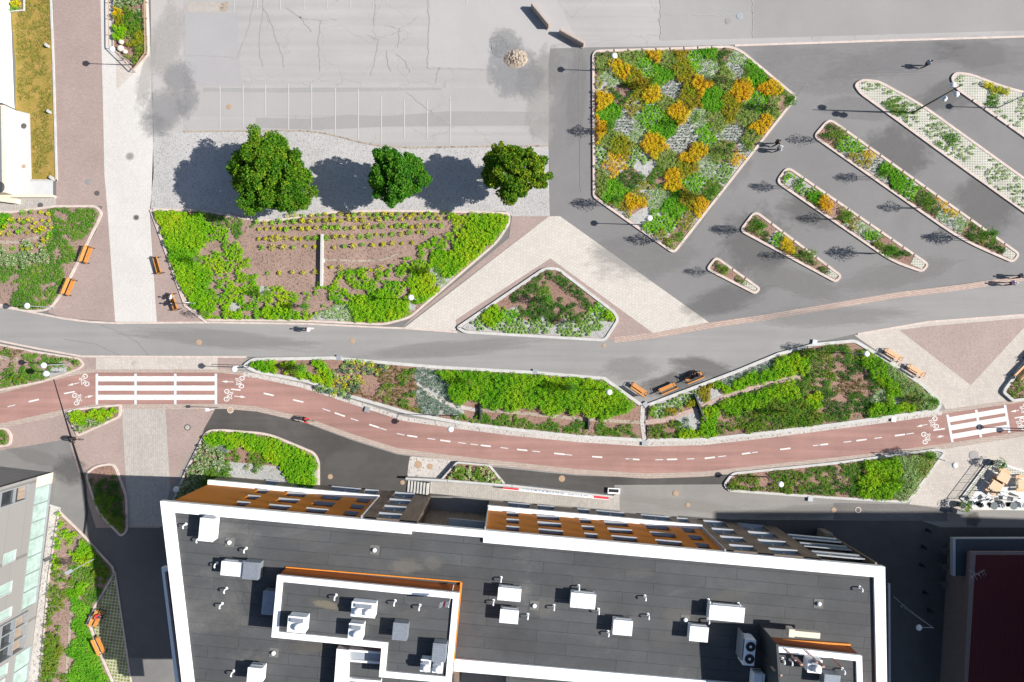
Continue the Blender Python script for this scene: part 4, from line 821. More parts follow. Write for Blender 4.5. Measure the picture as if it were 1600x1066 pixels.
scatter_rows('round_sedge', [(543, 565, 568, 567, 4), (575, 568, 603, 573, 5), (538, 573, 552, 572, 3), (562, 576, 600, 579, 6), (522, 580, 558, 580, 5), (570, 583, 590, 584, 3), (516, 588, 562, 590, 6), (513, 594, 566, 598, 7), (503, 601, 560, 604, 7), (496, 608, 555, 610, 7), (497, 606, 530, 613, 4), (505, 611, 548, 616, 5), (522, 616, 545, 622, 3)],
             sed, 'round sedge in long bed', 'sedge', 'sedge balls in the long bed', jit=1.2)

# ------------------------------------------------------------------ trees
def bark():
    t = NT('bark'); return t.done(t.ramp(t.noise(6, 5, .7), [(.3, (.06, .045, .035)), (.7, (.13, .10, .08))]), .9)
m_bark = bark(); m_stake = plain('tree_stake_wood', (.33, .24, .16), .8)
def big_tree(cx, cy, hc, rx, mat, seed, label, nclump=150, top=None):
    """cx,cy: pixel where the crown centre shows; hc: crown centre height"""
    c = P(cx, cy, hc); r = random.Random(seed); g = np.random.default_rng(seed)
    root = empty('tree', (c.x, c.y, 0), 0, label, 'tree', 'trees standing on the gravel')
    m = MB(); m.tube((0, 0, -.1), (0.05, 0, 1.0), .24, .19, 10); m.tube((.05, 0, 1.0), (-.03, .05, 2.3), .19, .15, 10)
    top_h = hc+rx*.75; tips = []
    for k in range(8):
        a = k*.8+r.uniform(-.2, .2); z0 = r.uniform(1.6, 2.5)
        p1 = Vector((math.cos(a)*rx*.35, math.sin(a)*rx*.35, z0+rx*.45)); p2 = Vector((math.cos(a+.2)*rx*.7, math.sin(a+.2)*rx*.7, hc+r.uniform(-.3, .9)))
        m.tube((0, 0, z0), p1, .10, .07, 7); m.tube(p1, p2, .07, .025, 6)
        for q in range(3):
            b = a+r.uniform(-.9, .9); p3 = p1+Vector((math.cos(b)*rx*.35, math.sin(b)*rx*.35, r.uniform(.5, 1.2))); m.tube(p1, p3, .04, .015, 5)
    m.tube((-.03, .05, 2.3), (0, 0, hc+rx*.4), .15, .03, 8)
    m.build('trunk', m_bark, root)
    # crown: leaf clusters spread over irregular lobes
    cl = []
    lob = [(r.uniform(0, 6.28), r.uniform(.6, 1.0)) for _ in range(9)]
    outline = [1+.08*math.sin(2*t+seed)+.10*math.sin(3*t+seed)+.08*math.sin(5*t+2*seed)+.07*math.sin(9*t+seed*3) for t in np.linspace(0, 2*math.pi, 73)]
    def R_(a): return rx*outline[int((a % (2*math.pi))/(2*math.pi)*72)]
    for k in range(nclump):
        a = r.uniform(0, 6.283); q = math.sqrt(r.uniform(.0, 1.0)); rad = R_(a)*q*r.uniform(.80, 1.0)
        zt = math.sqrt(max(0, 1-q*q)); zz = hc + rx*.80*zt*r.uniform(.25, 1.0)-rx*.25*(1-zt) if r.random() < .66 else hc-rx*r.uniform(.05, .85)*zt
        cl.append((math.cos(a)*rad, math.sin(a)*rad, zz, r.uniform(.22, .60)*rx/4.0+.13))
    pts = []
    for (x, y, z, s) in cl:
        n = int(210*s/.5); d = g.normal(size=(n, 3)); d /= np.linalg.norm(d, axis=1)[:, None]; d *= (s*(.55+.5*g.random(n)))[:, None]; d[:, 2] *= .75
        pts.append(d+np.array([x, y, z]))
    pts = np.concatenate(pts); me = leafmesh('crown', pts, .185, .25, .75, seed); me.materials.append(mat)
    o = bpy.data.objects.new('crown', me); C.objects.link(o); o.parent = root
    return root
big_tree(421, 272, 5.1, 4.1, L['tree'], 3, 'largest leafy tree on the gravel, the leftmost of the three', 300)
big_tree(620, 273, 5.0, 2.85, L['tree2'], 8, 'smallest dark green tree, in the middle of the three on the gravel', 190)
big_tree(803, 270, 5.3, 3.15, L['tree3'], 14, 'tree with yellowish crown, rightmost of the three on the gravel', 210)
def young_proto(seed, dens):
    r = random.Random(seed); g = np.random.default_rng(seed)
    root = empty('young_tree'); m = MB(); m.tube((0, 0, 0), (.03, .02, 1.6), .03, .022, 6); m.tube((.03, .02, 1.6), (0, 0, 3.5), .022, .008, 6)
    for k in range(16):
        a = r.uniform(0, 6.28); z = r.uniform(1.3, 3.2); l = .85*(1-abs(z-2.1)/2.2)*r.uniform(.6, 1); m.tube((0.02, 0, z), (math.cos(a)*l, math.sin(a)*l, z+.35), .010, .004, 4)
    m.build('trunk', m_bark, root)
    s = MB()
    for a in (0, 3.1): s.tube((.22*math.cos(a), .22*math.sin(a), 0), (.22*math.cos(a), .22*math.sin(a), 1.5), .03, n=6)
    s.box((0, 0, 1.4), (.5, .03, .06)); s.build('stake', m_stake, root)
    N = int(1000*dens); t = g.random(N)*6.283; z = 1.3+2.4*g.beta(2, 2, N); rr = .85*np.sqrt(g.random(N))*(1-np.abs(z-2.3)/1.75)
    lobes = 1+.35*np.sin(3*t+z*3); me = leafmesh('crown', np.stack([.85*rr*lobes*np.cos(t), .85*rr*lobes*np.sin(t), z], -1), .115, .1, .6, seed)
    me.materials.append(L['D' if seed % 2 else 'X']); o = bpy.data.objects.new('crown', me); C.objects.link(o); o.parent = root
    return root
protos = [young_proto(21, .9), young_proto(22, .7), young_proto(23, 1.1), young_proto(24, .55)]; used = set()
yt = [(1021, 127, 'by the pale pebbles at the top of the patchwork bed', .8), (1163, 118, 'near the top corner of the patchwork bed', .95), (1231, 160, 'at the right-hand tip of the patchwork bed', .95), (1168, 230, 'by the two walkers at the edge of the patchwork bed', .85),
      (1112, 301, 'on mulch by the lower right side of the patchwork bed', .95), (1055, 372, 'near the bottom tip of the patchwork bed', 1.05), (962, 314, 'at the lower left side of the patchwork bed', .95), (1085, 185, 'in the middle of the patchwork bed', .85), (953, 198, 'by the left edge of the patchwork bed', .9),
      (1132, 423, 'in the smallest island', .8), (1185, 356, 'at the left end of the second smallest island', .95), (1263, 398, 'near the right end of the second smallest island', .95), (1244, 287, 'at the upper end of the middle island', .9), (1320, 338, 'halfway along the middle island', .9), (1382, 393, 'near the lower end of the middle island', 1.1),
      (1308, 212, 'at the upper end of the long planted island', .95), (1378, 272, 'in the upper half of the long planted island', .85), (1450, 320, 'past the middle of the long planted island', .9), (1536, 369, 'near the lower end of the long planted island', 1.1),
      (306, 404, 'in the lime green part of the big sloping bed', .7), (683, 422, 'in the right part of the big sloping bed', .8), (415, 457, 'by the bare stones in the big sloping bed', .7), (475, 478, 'low in the middle of the big sloping bed', .7),
      (318, 490, 'at the lower left corner of the big sloping bed', .7), (855, 467, 'in the middle of the triangular bed', .8), (905, 502, 'near the right corner of the triangular bed', .75), (470, 575, 'at the left end of the long bed between the roads', .8), (735, 598, 'in the bright hedge planting of the long bed', .8), (893, 605, 'in the bright planting near the globe lamp of the long bed', .9),
      (1295, 545, 'at the top of the right-hand bed between the roads', .9), (1460, 627, 'at the right tip of the right-hand bed between the roads', .7), (1238, 645, 'in the dark planting of the right-hand bed between the roads', .9), (1450, 712, 'at the right end of the bed below the cycle path', .8), (1415, 755, 'in the pale grasses of the bed below the cycle path', .5), (112, 888, 'beside the street lamp by the grey building', .7)]
for i, (x, y, lab, s) in enumerate(yt):
    k = i % 4
    if k in used: o = copy_tree(protos[k])
    else: o = protos[k]; used.add(k)
    o.location = P(800+(x-800)*.975, 533+(y-533)*.975, .1); o.scale = (s, s, s); o.rotation_euler = (0, 0, rnd.uniform(0, 6))
    tag(o, 'slim young staked tree ' + lab, 'young tree', 'young trees planted in the beds')

# ------------------------------------------------------------------ the long orange building
TH = R(-5.222); F0 = P(344.4, 747.8); fu = Vector((math.cos(TH), math.sin(TH), 0)); fn = Vector((-math.sin(TH), math.cos(TH), 0))
def FB(u, n, z): return F0 + fu*u + fn*n + Vector((0, 0, z))
def U(xb): return (xb+455.6)/S/math.cos(TH)          # metres along the facade from the pixel offset at its foot
BLD = empty('long_building', (0, 0, 0), 0, 'long flat-roofed building with orange and timber walls and a dark roof edged in white', 'building')
def fbox(m, u0, u1, n0, n1, z0, z1):
    q = [FB(u0, n0, 0), FB(u1, n0, 0), FB(u1, n1, 0), FB(u0, n1, 0)]; return m.prism([tuple(p[:2]) for p in q], z0, z1, True, True)
def wall(name, mat, u0, u1, z0, z1, n, ops, depth=.22, parent=BLD):
    us = sorted({u0, u1, *[o[0] for o in ops], *[o[1] for o in ops]}); zs = sorted({z0, z1, *[o[2] for o in ops], *[o[3] for o in ops]})
    m = MB()
    for a, b in zip(us[:-1], us[1:]):
        for c, d in zip(zs[:-1], zs[1:]):
            uc, zc = (a+b)/2, (c+d)/2
            if any(o[0] < uc < o[1] and o[2] < zc < o[3] for o in ops): continue
            m.add([FB(a, n, c), FB(b, n, c), FB(b, n, d), FB(a, n, d)], [[3, 2, 1, 0]])
    for a, b, c, d in ops:
        m.add([FB(a, n, c), FB(b, n, c), FB(b, n, d), FB(a, n, d), FB(a, n-depth, c), FB(b, n-depth, c), FB(b, n-depth, d), FB(a, n-depth, d)],
              [[0, 1, 5, 4], [1, 2, 6, 5], [2, 3, 7, 6], [3, 0, 4, 7]])
    m.add([FB(u0, n, z0), FB(u0, n, z1), FB(u0, n-.35, z1), FB(u0, n-.35, z0)], [[0, 1, 2, 3]]); m.add([FB(u1, n, z0), FB(u1, n, z1), FB(u1, n-.35, z1), FB(u1, n-.35, z0)], [[3, 2, 1, 0]])
    return m.build(name, mat, parent)
def window(a, b, c, d, n, frame, glass, sill=True, split=1, depth=.22, parent=BLD):
    m = MB(); fw = .06; k = n-depth
    fbox(m, a, b, k, k+.06, c, c+fw); fbox(m, a, b, k, k+.06, d-fw, d); fbox(m, a, a+fw, k, k+.06, c+fw, d-fw); fbox(m, b-fw, b, k, k+.06, c+fw, d-fw)
    for j in range(1, split): x = a+(b-a)*j/split; fbox(m, x-.05, x+.05, k, k+.06, c+fw, d-fw)
    w_ = m.build('window', frame, parent)
    p = MB(); fbox(p, a+fw, b-fw, k-.02, k+.02, c+fw, d-fw); p.build('pane', glass, w_)
    if sill: s = MB(); fbox(s, a-.03, b+.03, k+.062, n+.10, c-.03, c+.012); s.build('sill', m_sill, w_)
    return w_
Z1, ZR = 2.9, 10.72
# core volume behind the facade
core = [FB(.1, -.45, 0), FB(U(-127), -.45, 0), FB(U(-127), -1.6, 0), FB(U(-36), -1.6, 0), FB(U(-36), -.45, 0), FB(U(412), -.45, 0), FB(U(412), -2.2, 0), FB(U(489), -2.2, 0)]
def PZ(x, y, z): return tuple(P(x, y, z)[:2])
core = [tuple(p[:2]) for p in core]+[PZ(1381, 1120, 11), PZ(1184, 1120, 11), PZ(1184, 1088, 11), PZ(711, 1048, 11), PZ(711, 1120, 11), PZ(297, 1120, 11)]
cm_ = MB(); cm_.prism(core, 0, ZR-.05); cm_.build('wall', m_clad, BLD)
# orange storeys
cols_w = [(-370, 1.2), (-319.5, 2.05), (-268.5, 2.05), (-220.6, 1.35)]; cols_e = [(1, 1.2), (53.4, 2.3), (108.6, 1.2), (154.5, 2.4), (215.6, 2.45), (261.6, 1.3)]
rows = [(3.35, 4.7), (5.95, 7.3), (8.55, 9.9)]
for (ua, ub, cols) in ((0, U(-201), cols_w), (U(-36), U(284), cols_e)):
    ops = [(U(x)-w_/2, U(x)+w_/2, a, b) for x, w_ in cols for a, b in rows]
    wall('orange_wall', m_orange, ua, ub, Z1+.1, ZR, 0, ops, .34)
    for (a, b, c, d) in ops: window(a, b, c, d, 0, m_frame, m_glassd if rnd.random() < .5 else m_glassb, True, 2 if b-a > 1.6 else 1, .34)
    s = MB(); fbox(s, ua-.05, ub+.05, 0.003, .46, Z1-.25, Z1+.12); s.build('ledge', m_parapet, BLD)
    s = MB(); x = ub if ua == 0 else ua; fbox(s, x-.06, x+.06, -.3, .40, Z1+.12, ZR); s.build('corner_trim', m_sill, BLD)
    if ua != 0: s = MB(); fbox(s, ub-.06, ub+.06, -.3, .34, Z1+.12, ZR); s.build('corner_trim', m_sill, BLD)
s = MB(); x = U(-201); fbox(s, .0, .02, -.45, .0, Z1, ZR); s.build('corner_trim', m_orange, BLD)
# ground floor band
gw = [(-372, 1.5), (-320, 2), (-258, 3.1), (-218, 1.4)]; ge = [(10, 2.3), (52, 1.8), (110, 1.2), (152, 3.0), (222, 3.0), (264, 1.1)]
for ua, ub, cols in ((0, U(-201), gw), (U(-36), U(284), ge)):
    ops = [(U(x)-w_/2, U(x)+w_/2, .35, 2.45) for x, w_ in cols]; wall('timber_wall', m_cladl, ua, ub, 0, Z1-.25, .30, ops, .25)
    for (a, b, c, d) in ops: window(a, b, c, d, .30, m_framew, m_glassb, True, 2 if b-a > 1.8 else 1, .25)
# timber storeys
tw = [(-167, 2.1)]; te = [(313, 2.2), (370.6, 2.7)]
for ua, ub, cols in ((U(-201), U(-127), tw), (U(284), U(412), te)):
    ops = [(U(x)-w_/2, U(x)+w_/2, a, b) for x, w_ in cols for a, b in [(.35, 2.4), (3.4, 5.0), (6.2, 7.8), (9.0, 10.4)]]
    wall('timber_wall', m_clad, ua, ub, 0, ZR, .30, ops, .3)
    for (a, b, c, d) in ops: window(a, b, c, d, .30, m_framew, m_glassb, True, 2, .3)
m = MB(); m.add([FB(U(-127), .3, 0), FB(U(-127), .3, ZR), FB(U(-127), -1.6, ZR), FB(U(-127), -1.6, 0)], [[0, 1, 2, 3]]); m.add([FB(U(412), .3, 0), FB(U(412), .3, ZR), FB(U(412), -2.2, ZR), FB(U(412), -2.2, 0)], [[0, 1, 2, 3]]); m.build('timber_return', m_clad, BLD)
# recess between the two orange parts
ops = [(U(-88), U(-62), 3.2, 5.2), (U(-58), U(-40), 3.2, 5.2), (U(-95), U(-40), 6.6, 8.0), (U(-95), U(-40), 9.0, 10.3)]
wall('recess_wall', m_clad, U(-127), U(-36), 0, ZR, -1.2, ops, .2)
for (a, b, c, d) in ops: window(a, b, c, d, -1.2, m_framew, m_glassb, True, 2, .2)
for z in (5.6, 8.3):
    s = MB(); fbox(s, U(-90), U(-37), -1.2, -.5, z, z+.16); s.build('balcony_slab', m_framew, BLD)
# glazed balconies at the east end
ops = [(U(425)-1.1, U(425)+1.1, z, z+2.0) for z in (3.2, 5.9, 8.5)]+[(U(465)-1.2, U(465)+1.0, z, z+2.0) for z in (.4, 3.2, 5.9, 8.5)]
wall('recess_wall', m_cladl, U(412), U(489), 0, ZR, -1.8, ops, .2)
for (a, b, c, d) in ops: window(a, b, c, d, -1.8, m_framew, m_glassb, False, 2, .2)
for z, ue in ((3.0, 484), (5.7, 480), (8.4, 478)):
    s = MB(); fbox(s, U(412)+.02, U(ue), -1.8, .30, z, z+.2); bal = s.build('balcony', m_cladl, BLD)
    s = MB(); fbox(s, U(412)+.05, U(ue), .24, .30, z+.2, z+1.15); fbox(s, U(ue)-.06, U(ue), -1.7, .24, z+.2, z+1.15); s.build('glass_rail', m_glassb, bal)
    s = MB(); fbox(s, U(412)+.05, U(ue)+.02, .22, .34, z+1.15, z+1.25); fbox(s, U(412)+.05, U(ue)+.02, .305, .36, z-.05, z+.25); s.build('rail_cap', m_parapet if z < 4 else m_sill, bal)
s = MB(); fbox(s, U(486), U(489), -2.2, .3, 0, 10.4); s.build('end_fin', m_clad, BLD)
s = MB(); fbox(s, U(476), U(488), -1.2, .55, .0, 1.9); s.build('entrance_screen', m_cladl, BLD)
# roof deck and parapets
RO = [(250, 783), (1383, 886), (1387, 1125), (1180, 1125), (1180, 1090), (709, 1049), (709, 1125), (291, 1125)]
RI = [(271, 801), (643, 835), (643, 830), (755, 840), (755, 848), (1366, 902), (1371, 1125), (1196, 1125), (1196, 1072), (711, 1030), (690, 1125), (309, 1125)]
d = MB(); d.prism([PZ(x, y, 10.8) for x, y in RO], ZR-.12, ZR+.04, True, True); d.build('roof', m_roof, BLD)
def parapet(segs, z0, z1, parent, name='parapet', mat=None):
    m = MB()
    for q in segs: m.prism([PZ(x, y, z1) for x, y in q], z0, z1, True, True)
    return m.build(name, mat or m_parapet, parent)
parapet([[(250, 783), (643, 818.7), (643, 835), (271, 801)], [(643, 818.7), (755, 828.9), (755, 840), (643, 830)], [(755, 828.9), (1383, 886), (1366, 902), (755, 848)],
         [(1383, 886), (1387, 1125), (1371, 1125), (1366, 902)], [(250, 783), (271, 801), (309, 1125), (291, 1125)], [(709, 1030), (1196, 1072), (1196, 1091), (709, 1049)]], ZR-.25, 11.0, BLD)
jm = MB()
for i in range(1, 34):
    t = i/34; a = P(250+(1383-250)*t, 783+(886-783)*t+1, 11.003); b = P(253+(1380-253)*t, 783+(886-783)*t+13, 11.003)
    if not .35 < t < .45: dd = b-a; jm.box(((a+b)/2)[:2]+(11.004,), (dd.length, .03, .008), math.atan2(dd.y, dd.x))
for i in range(1, 12):
    y = 800+i*27; a = P(252+(291-250)*(y-783)/342, y, 11.003); b = a+Vector((1.0, 0, 0)); jm.box(((a+b)/2)[:2]+(11.004,), (.9, .03, .008)); a = P(1384, y+60, 11.003); jm.box((a.x-.5, a.y, 11.004), (.8, .03, .008))
jm.build('parapet_joint', m_steel, BLD)
# narrow canopy beside the west wall, its slab coloured dark to stand for the shaded wall
c_ = MB()
for q in ([(252, 887), (263, 887), (262, 893), (257, 893)], [(252, 887), (257, 893), (287, 1125), (281, 1125)]): c_.prism([PZ(x, y, 8.2) for x, y in q], 7.6, 8.2, True, True)
c_.build('canopy_rim', m_parapet, BLD)
c_ = MB(); c_.prism([PZ(x, y, 7.8) for x, y in [(258, 892), (290, 892), (316, 1125), (284, 1125)]], 7.5, 7.8, True, True); c_.build('canopy', m_dark, BLD)
# pent-house
PH = empty('rooftop_penthouse', (0, 0, 0), 0, 'brown-clad plant storey with white-edged roof in the left part of the long roof', 'rooftop plant storey')
po = [(433, 899), (718, 927), (705, 1068), (592, 1058), (596, 1013), (424, 996)]
m = MB(); m.prism([PZ(x, y, 13) for x, y in offset(po, 1.2)], ZR, 12.8); m.build('wall', m_corr, PH)
m = MB(); m.prism([PZ(x, y, 12.9) for x, y in offset(po, 1)], 12.7, 12.84, True, True); m.build('roof', m_roof, PH)
pi = offset(po, 9.5)
parapet([[po[i], po[(i+1) % 6], pi[(i+1) % 6], pi[i]] for i in range(6)], 12.72, 13.02, PH)
a, b = P(447, 886, 10.8), P(721, 909, 10.8); m = MB(); dd = b-a; m.box((a+b)/2+Vector((0, 0, .05)), (dd.length, .10, .10), math.atan2(dd.y, dd.x))
a2, b2 = P(721, 909, 10.8), P(707, 1050, 10.8); dd = b2-a2; m.box((a2+b2)/2+Vector((0, 0, .15)), (dd.length, .20, .16), math.atan2(dd.y, dd.x)); m.build('base_flashing', m_ostrip, PH)
for x, y in ((492, 898), (580, 907)):
    m = MB(); c = P(x, y, 11.6); m.box(c, (1.1, .12, .1), TH); m.box(c+Vector((.1, -.02, .45)), (.9, .12, .1), TH); m.build('wall_bracket', m_ostrip, PH)
m = MB(); lo = [(526, 1014), (598, 1019), (590, 1125), (518, 1125)]; m.prism([PZ(x, y, 12) for x, y in offset(lo, 1)], ZR, 11.6); m.build('lower_roof', m_roof, PH)
lo2 = [(545, 1016), (543, 1125), (518, 1125), (526, 1014)]
parapet([lo2, [(545, 1031), (596, 1035), (596, 1038), (545, 1034)], [(545, 1015), (596, 1019), (596, 1022), (545, 1018)]], 11.3, 12.0, PH)
m = MB(); m.prism([PZ(x, y, 11.8) for x, y in [(546, 1018), (596, 1022), (596, 1034), (546, 1030)]], 11.5, 11.75, True, True); m.build('skylight', m_sill, PH)
m = MB(); m.prism([PZ(x, y, 11.9) for x, y in [(541, 1060), (595, 1064), (595, 1068), (541, 1064)]], 11.3, 11.9, True, True); m.build('parapet_beam', m_parapet, PH)
# east plant storey
PE = empty('rooftop_penthouse', (0, 0, 0), 0, 'small brown-clad plant storey near the lower right corner of the long roof', 'rooftop plant storey')
pe = [(1207, 1010), (1347, 1025), (1350, 1140), (1203, 1140)]
m = MB(); m.prism([PZ(x, y, 13) for x, y in offset(pe, 1.2)], ZR, 12.8); m.build('wall', m_brown, PE)
m = MB(); m.prism([PZ(x, y, 12.9) for x, y in offset(pe, 1)], 12.7, 12.84, True, True); m.build('roof', m_roof, PE)
pi = offset(pe, 9); parapet([[pe[i], pe[(i+1) % 4], pi[(i+1) % 4], pi[i]] for i in range(4)], 12.72, 13.02, PE)
a, b = P(1196, 997, 10.8), P(1327, 1006, 10.8); dd = b-a; m = MB(); m.box((a+b)/2+Vector((0, 0, .15)), (dd.length, .16, .22), math.atan2(dd.y, dd.x)); m.build('base_flashing', m_ostrip, PE)
# screens west of it (their shade falls on the roof)
m = MB()
for x, y in ((1128, 996), (1130, 1040)): pass
# courtyard terrace
m = MB(); m.prism([PZ(x, y, 3) for x, y in [(705, 1035), (1190, 1075), (1190, 1300), (705, 1300)]], 0, 3.0); m.build('courtyard_terrace', plain('tan_terrace', (.42, .35, .27), .8), BLD)
m = MB(); m.prism([PZ(x, y, 9.5) for x, y in [(791, 1052), (1182, 1085), (1182, 1130), (791, 1130)]], 3, 9.5); m.build('courtyard_block', m_roof, BLD)

# roof units -------------------------------------------------------
def roof_unit(x, y, wpx, hpx, label, z0=ZR+.04, h=1.0, kind='flat', mat=None, name='ventilation_unit'):
    k = (HC-z0-h)/HC/S; c = P(x, y, z0+h); w_, d_ = wpx*k, hpx*k
    o = empty(name, (c.x, c.y, z0), TH, label, 'roof unit', 'ventilation units on the flat roofs'); mat = mat or m_unit
    m = MB(); m.box((0, 0, .12+(h-.12)/2), (w_, d_, h-.12)); m.box((0, 0, .06), (w_-.2, d_-.2, .12)); m.build('casing', mat, o)
    m = MB(); m.box((0, 0, h+.02), (w_+.06, d_+.06, .04)); m.build('lid', mat, o)
    if kind == 'flat':
        m = MB()
        for t in ((-.25, .25) if w_ > 2 else (.3,)): m.box((t*w_, 0, h+.046), (.03, d_+.04, .012))
        m.box((0, d_/2+.06, h*.55), (w_*.8, .1, .3)); m.build('seam', m_steel, o)
    if kind.startswith('fan'):
        for j in range(int(kind[3])):
            cx = (-.22+.44*j)*w_ if kind[3] == '2' else .1*w_
            m = MB(); m.tube((cx, -.12*d_, h+.04), (cx, -.12*d_, h+.34), .36, .30, 16); m.ball((cx, -.12*d_, h+.36), .30, (1, 1, .35)); m.build('fan_cowl', mat, o, True)
        m = MB(); m.box((0, .3*d_, h+.12), (w_*.7, .25*d_, .2)); m.build('duct_box', m_unitg, o)
    if kind == 'louvre':
        m = MB()
        for j in range(7): m.box((0, (-.42+.14*j)*d_, h+.05), (w_*.94, .04, .05))
        m.box((w_/2+.03, 0, h*.55), (.06, d_, h*.8)); m.build('louvre', m_unitg, o)
    return o
roof_unit(323, 828, 22, 35, 'white upright box unit near the upper left corner of the long roof', h=1.2)
roof_unit(362, 889, 32, 21, 'white box half of the pair at the left of the brown plant storey', h=.9)
roof_unit(392, 892, 24, 26, 'grey metal box joined to the white one left of the brown plant storey', h=1.1, kind='louvre', mat=m_unitg)
roof_unit(796, 929, 35, 19, 'white box unit right of the brown plant storey, the upper one'); roof_unit(795.5, 963.5, 28, 20, 'white box unit right of the brown plant storey, the lower one')
roof_unit(911, 939, 38, 22, 'white box unit in the centre of the long roof'); roof_unit(973, 981, 29, 22, 'white box unit with a vent at its foot, below the roof centre')
roof_unit(1092, 991, 28, 22, 'white box unit just below the widest white one'); roof_unit(1135.5, 959, 54, 22, 'widest white box unit, near the right end of the long roof')
roof_unit(398, 1056, 22, 24, 'white box unit at the lower left of the long roof', h=1.2); roof_unit(419, 942, 17, 36, 'grey upright box in the shade left of the brown plant storey', h=1.0, kind='louvre', mat=m_unitg)
zp = 12.84
roof_unit(568, 953, 37, 22, 'white unit with two round fans on the brown plant storey', zp, 1.0, 'fan2'); roof_unit(464, 976, 28, 24, 'white unit at the lower left corner of the brown plant storey', zp, 1.1, 'fan1')
roof_unit(556, 987, 22, 24, 'white unit with one large fan at the parapet of the plant storey', zp, 1.0, 'fan1'); roof_unit(625, 987, 22, 26, 'pale louvred box in the middle of the plant storey', zp, 1.0, 'louvre', m_unitg)
roof_unit(686, 1020, 20, 28, 'large pale louvred box at the right side of the plant storey', zp, 1.1, 'louvre', m_unitg); roof_unit(665, 1040, 15, 18, 'small white fan unit, left of the pair on the plant storey', zp, .9, 'fan1')
roof_unit(684, 1042, 15, 18, 'small white fan unit, right of the pair on the plant storey', zp, .9, 'fan1')
roof_unit(1273, 1041, 21, 20, 'white fan unit on the small plant storey near the right end', zp, 1.1, 'fan1'); roof_unit(1300, 1064, 24, 18, 'pale box unit at the bottom edge on the small plant storey', zp, 1.1, 'louvre', m_unitg)
# condenser with two fans in the shade
o = empty('air_conditioner', tuple(P(1171, 1020, 12.4)[:2])+(ZR,), TH, 'tall condenser unit with two dark round fans at the right end of the roof', 'air conditioner')
m = MB(); m.box((0, 0, 1.0), (1.0, 2.3, 1.4)); m.box((-.3, 0, .2), (.1, 2.2, .4)); m.box((.3, 0, .2), (.1, 2.2, .4)); m.build('casing', m_unit, o)
for j in (-.55, .55):
    m = MB(); m.torus((.05, j, 1.72), .40, .04, n=20); m.tube((.05, j, 1.705), (.05, j, 1.715), .38, n=20); f_ = m.build('fan', m_black, o)
    m = MB(); m.ball((.05, j, 1.74), .12, (1, 1, .4)); m.build('hub', m_unit, f_)
m = MB(); m.box((-.65, .4, .9), (.06, 2.4, 1.5)); m.build('screen', m_steel, o)
roof_unit(1186, 1064, 16, 22, 'white box below the condenser at the right end of the roof', h=1.2)
def roof_screen(x0, y0, x1, y1, h, label):
    a, b = P(x0, y0, ZR), P(x1, y1, ZR); dd = b-a; m = MB(); m.box((0, 0, h/2), (dd.length, .12, h)); m.box((0, 0, h+.03), (dd.length+.1, .2, .06))
    o = m.build('roof_screen', m_dark, label=label, cat='screen wall'); o.location = (a+b)/2+Vector((0, 0, .04)); o.rotation_euler = (0, 0, math.atan2(dd.y, dd.x))
roof_screen(1186, 975, 1196, 1125, 4.2, 'dark screen wall beside the condenser at the right end of the roof')
# antenna masts
for i, (x, y, lab, hh) in enumerate(((1239, 1026, 'left of three', 4.4), (1272, 1029, 'middle one of three', 4.4), (1306, 1034, 'right, thinnest one of three', 3.9), (1208, 1043, 'separate one at the left side', 4.3))):
    c = P(x, y, 13.6); o = empty('antenna_mast', (c.x, c.y, ZR), 0, 'brown antenna mast on the small plant storey, ' + lab, 'antenna mast', 'antenna masts at the right end of the roof')
    m = MB(); m.tube((0, 0, .0), (0, 0, hh), .055, n=8); m.tube((0, .0, hh*.55), (-.5, .5, hh*.55), .04, n=6); m.box((0, 0, .05), (.3, .3, .1)); m.build('pole', m_brown, o)
    if i != 2:
        m = MB(); m.box((.18, -.05, hh-.75), (.22, .16, 1.3)); m.box((-.16, .1, hh-.95), (.16, .14, .8)); m.build('antenna_panel', plain('pink_grey_plastic', (.40, .27, .24)) if i == 0 else bpy.data.materials['pink_grey_plastic'], o)
m = MB(); c = P(1257, 990, 12.2); m.box((0, 0, 0), (2.6, .5, .5)); m.box((-1.35, .1, .1), (.5, .7, .8)); o = m.build('cable_tray', m_cream_w, label='cream cable box on posts above the small plant storey', cat='cable box'); o.location = c; o.rotation_euler = (0, 0, TH)
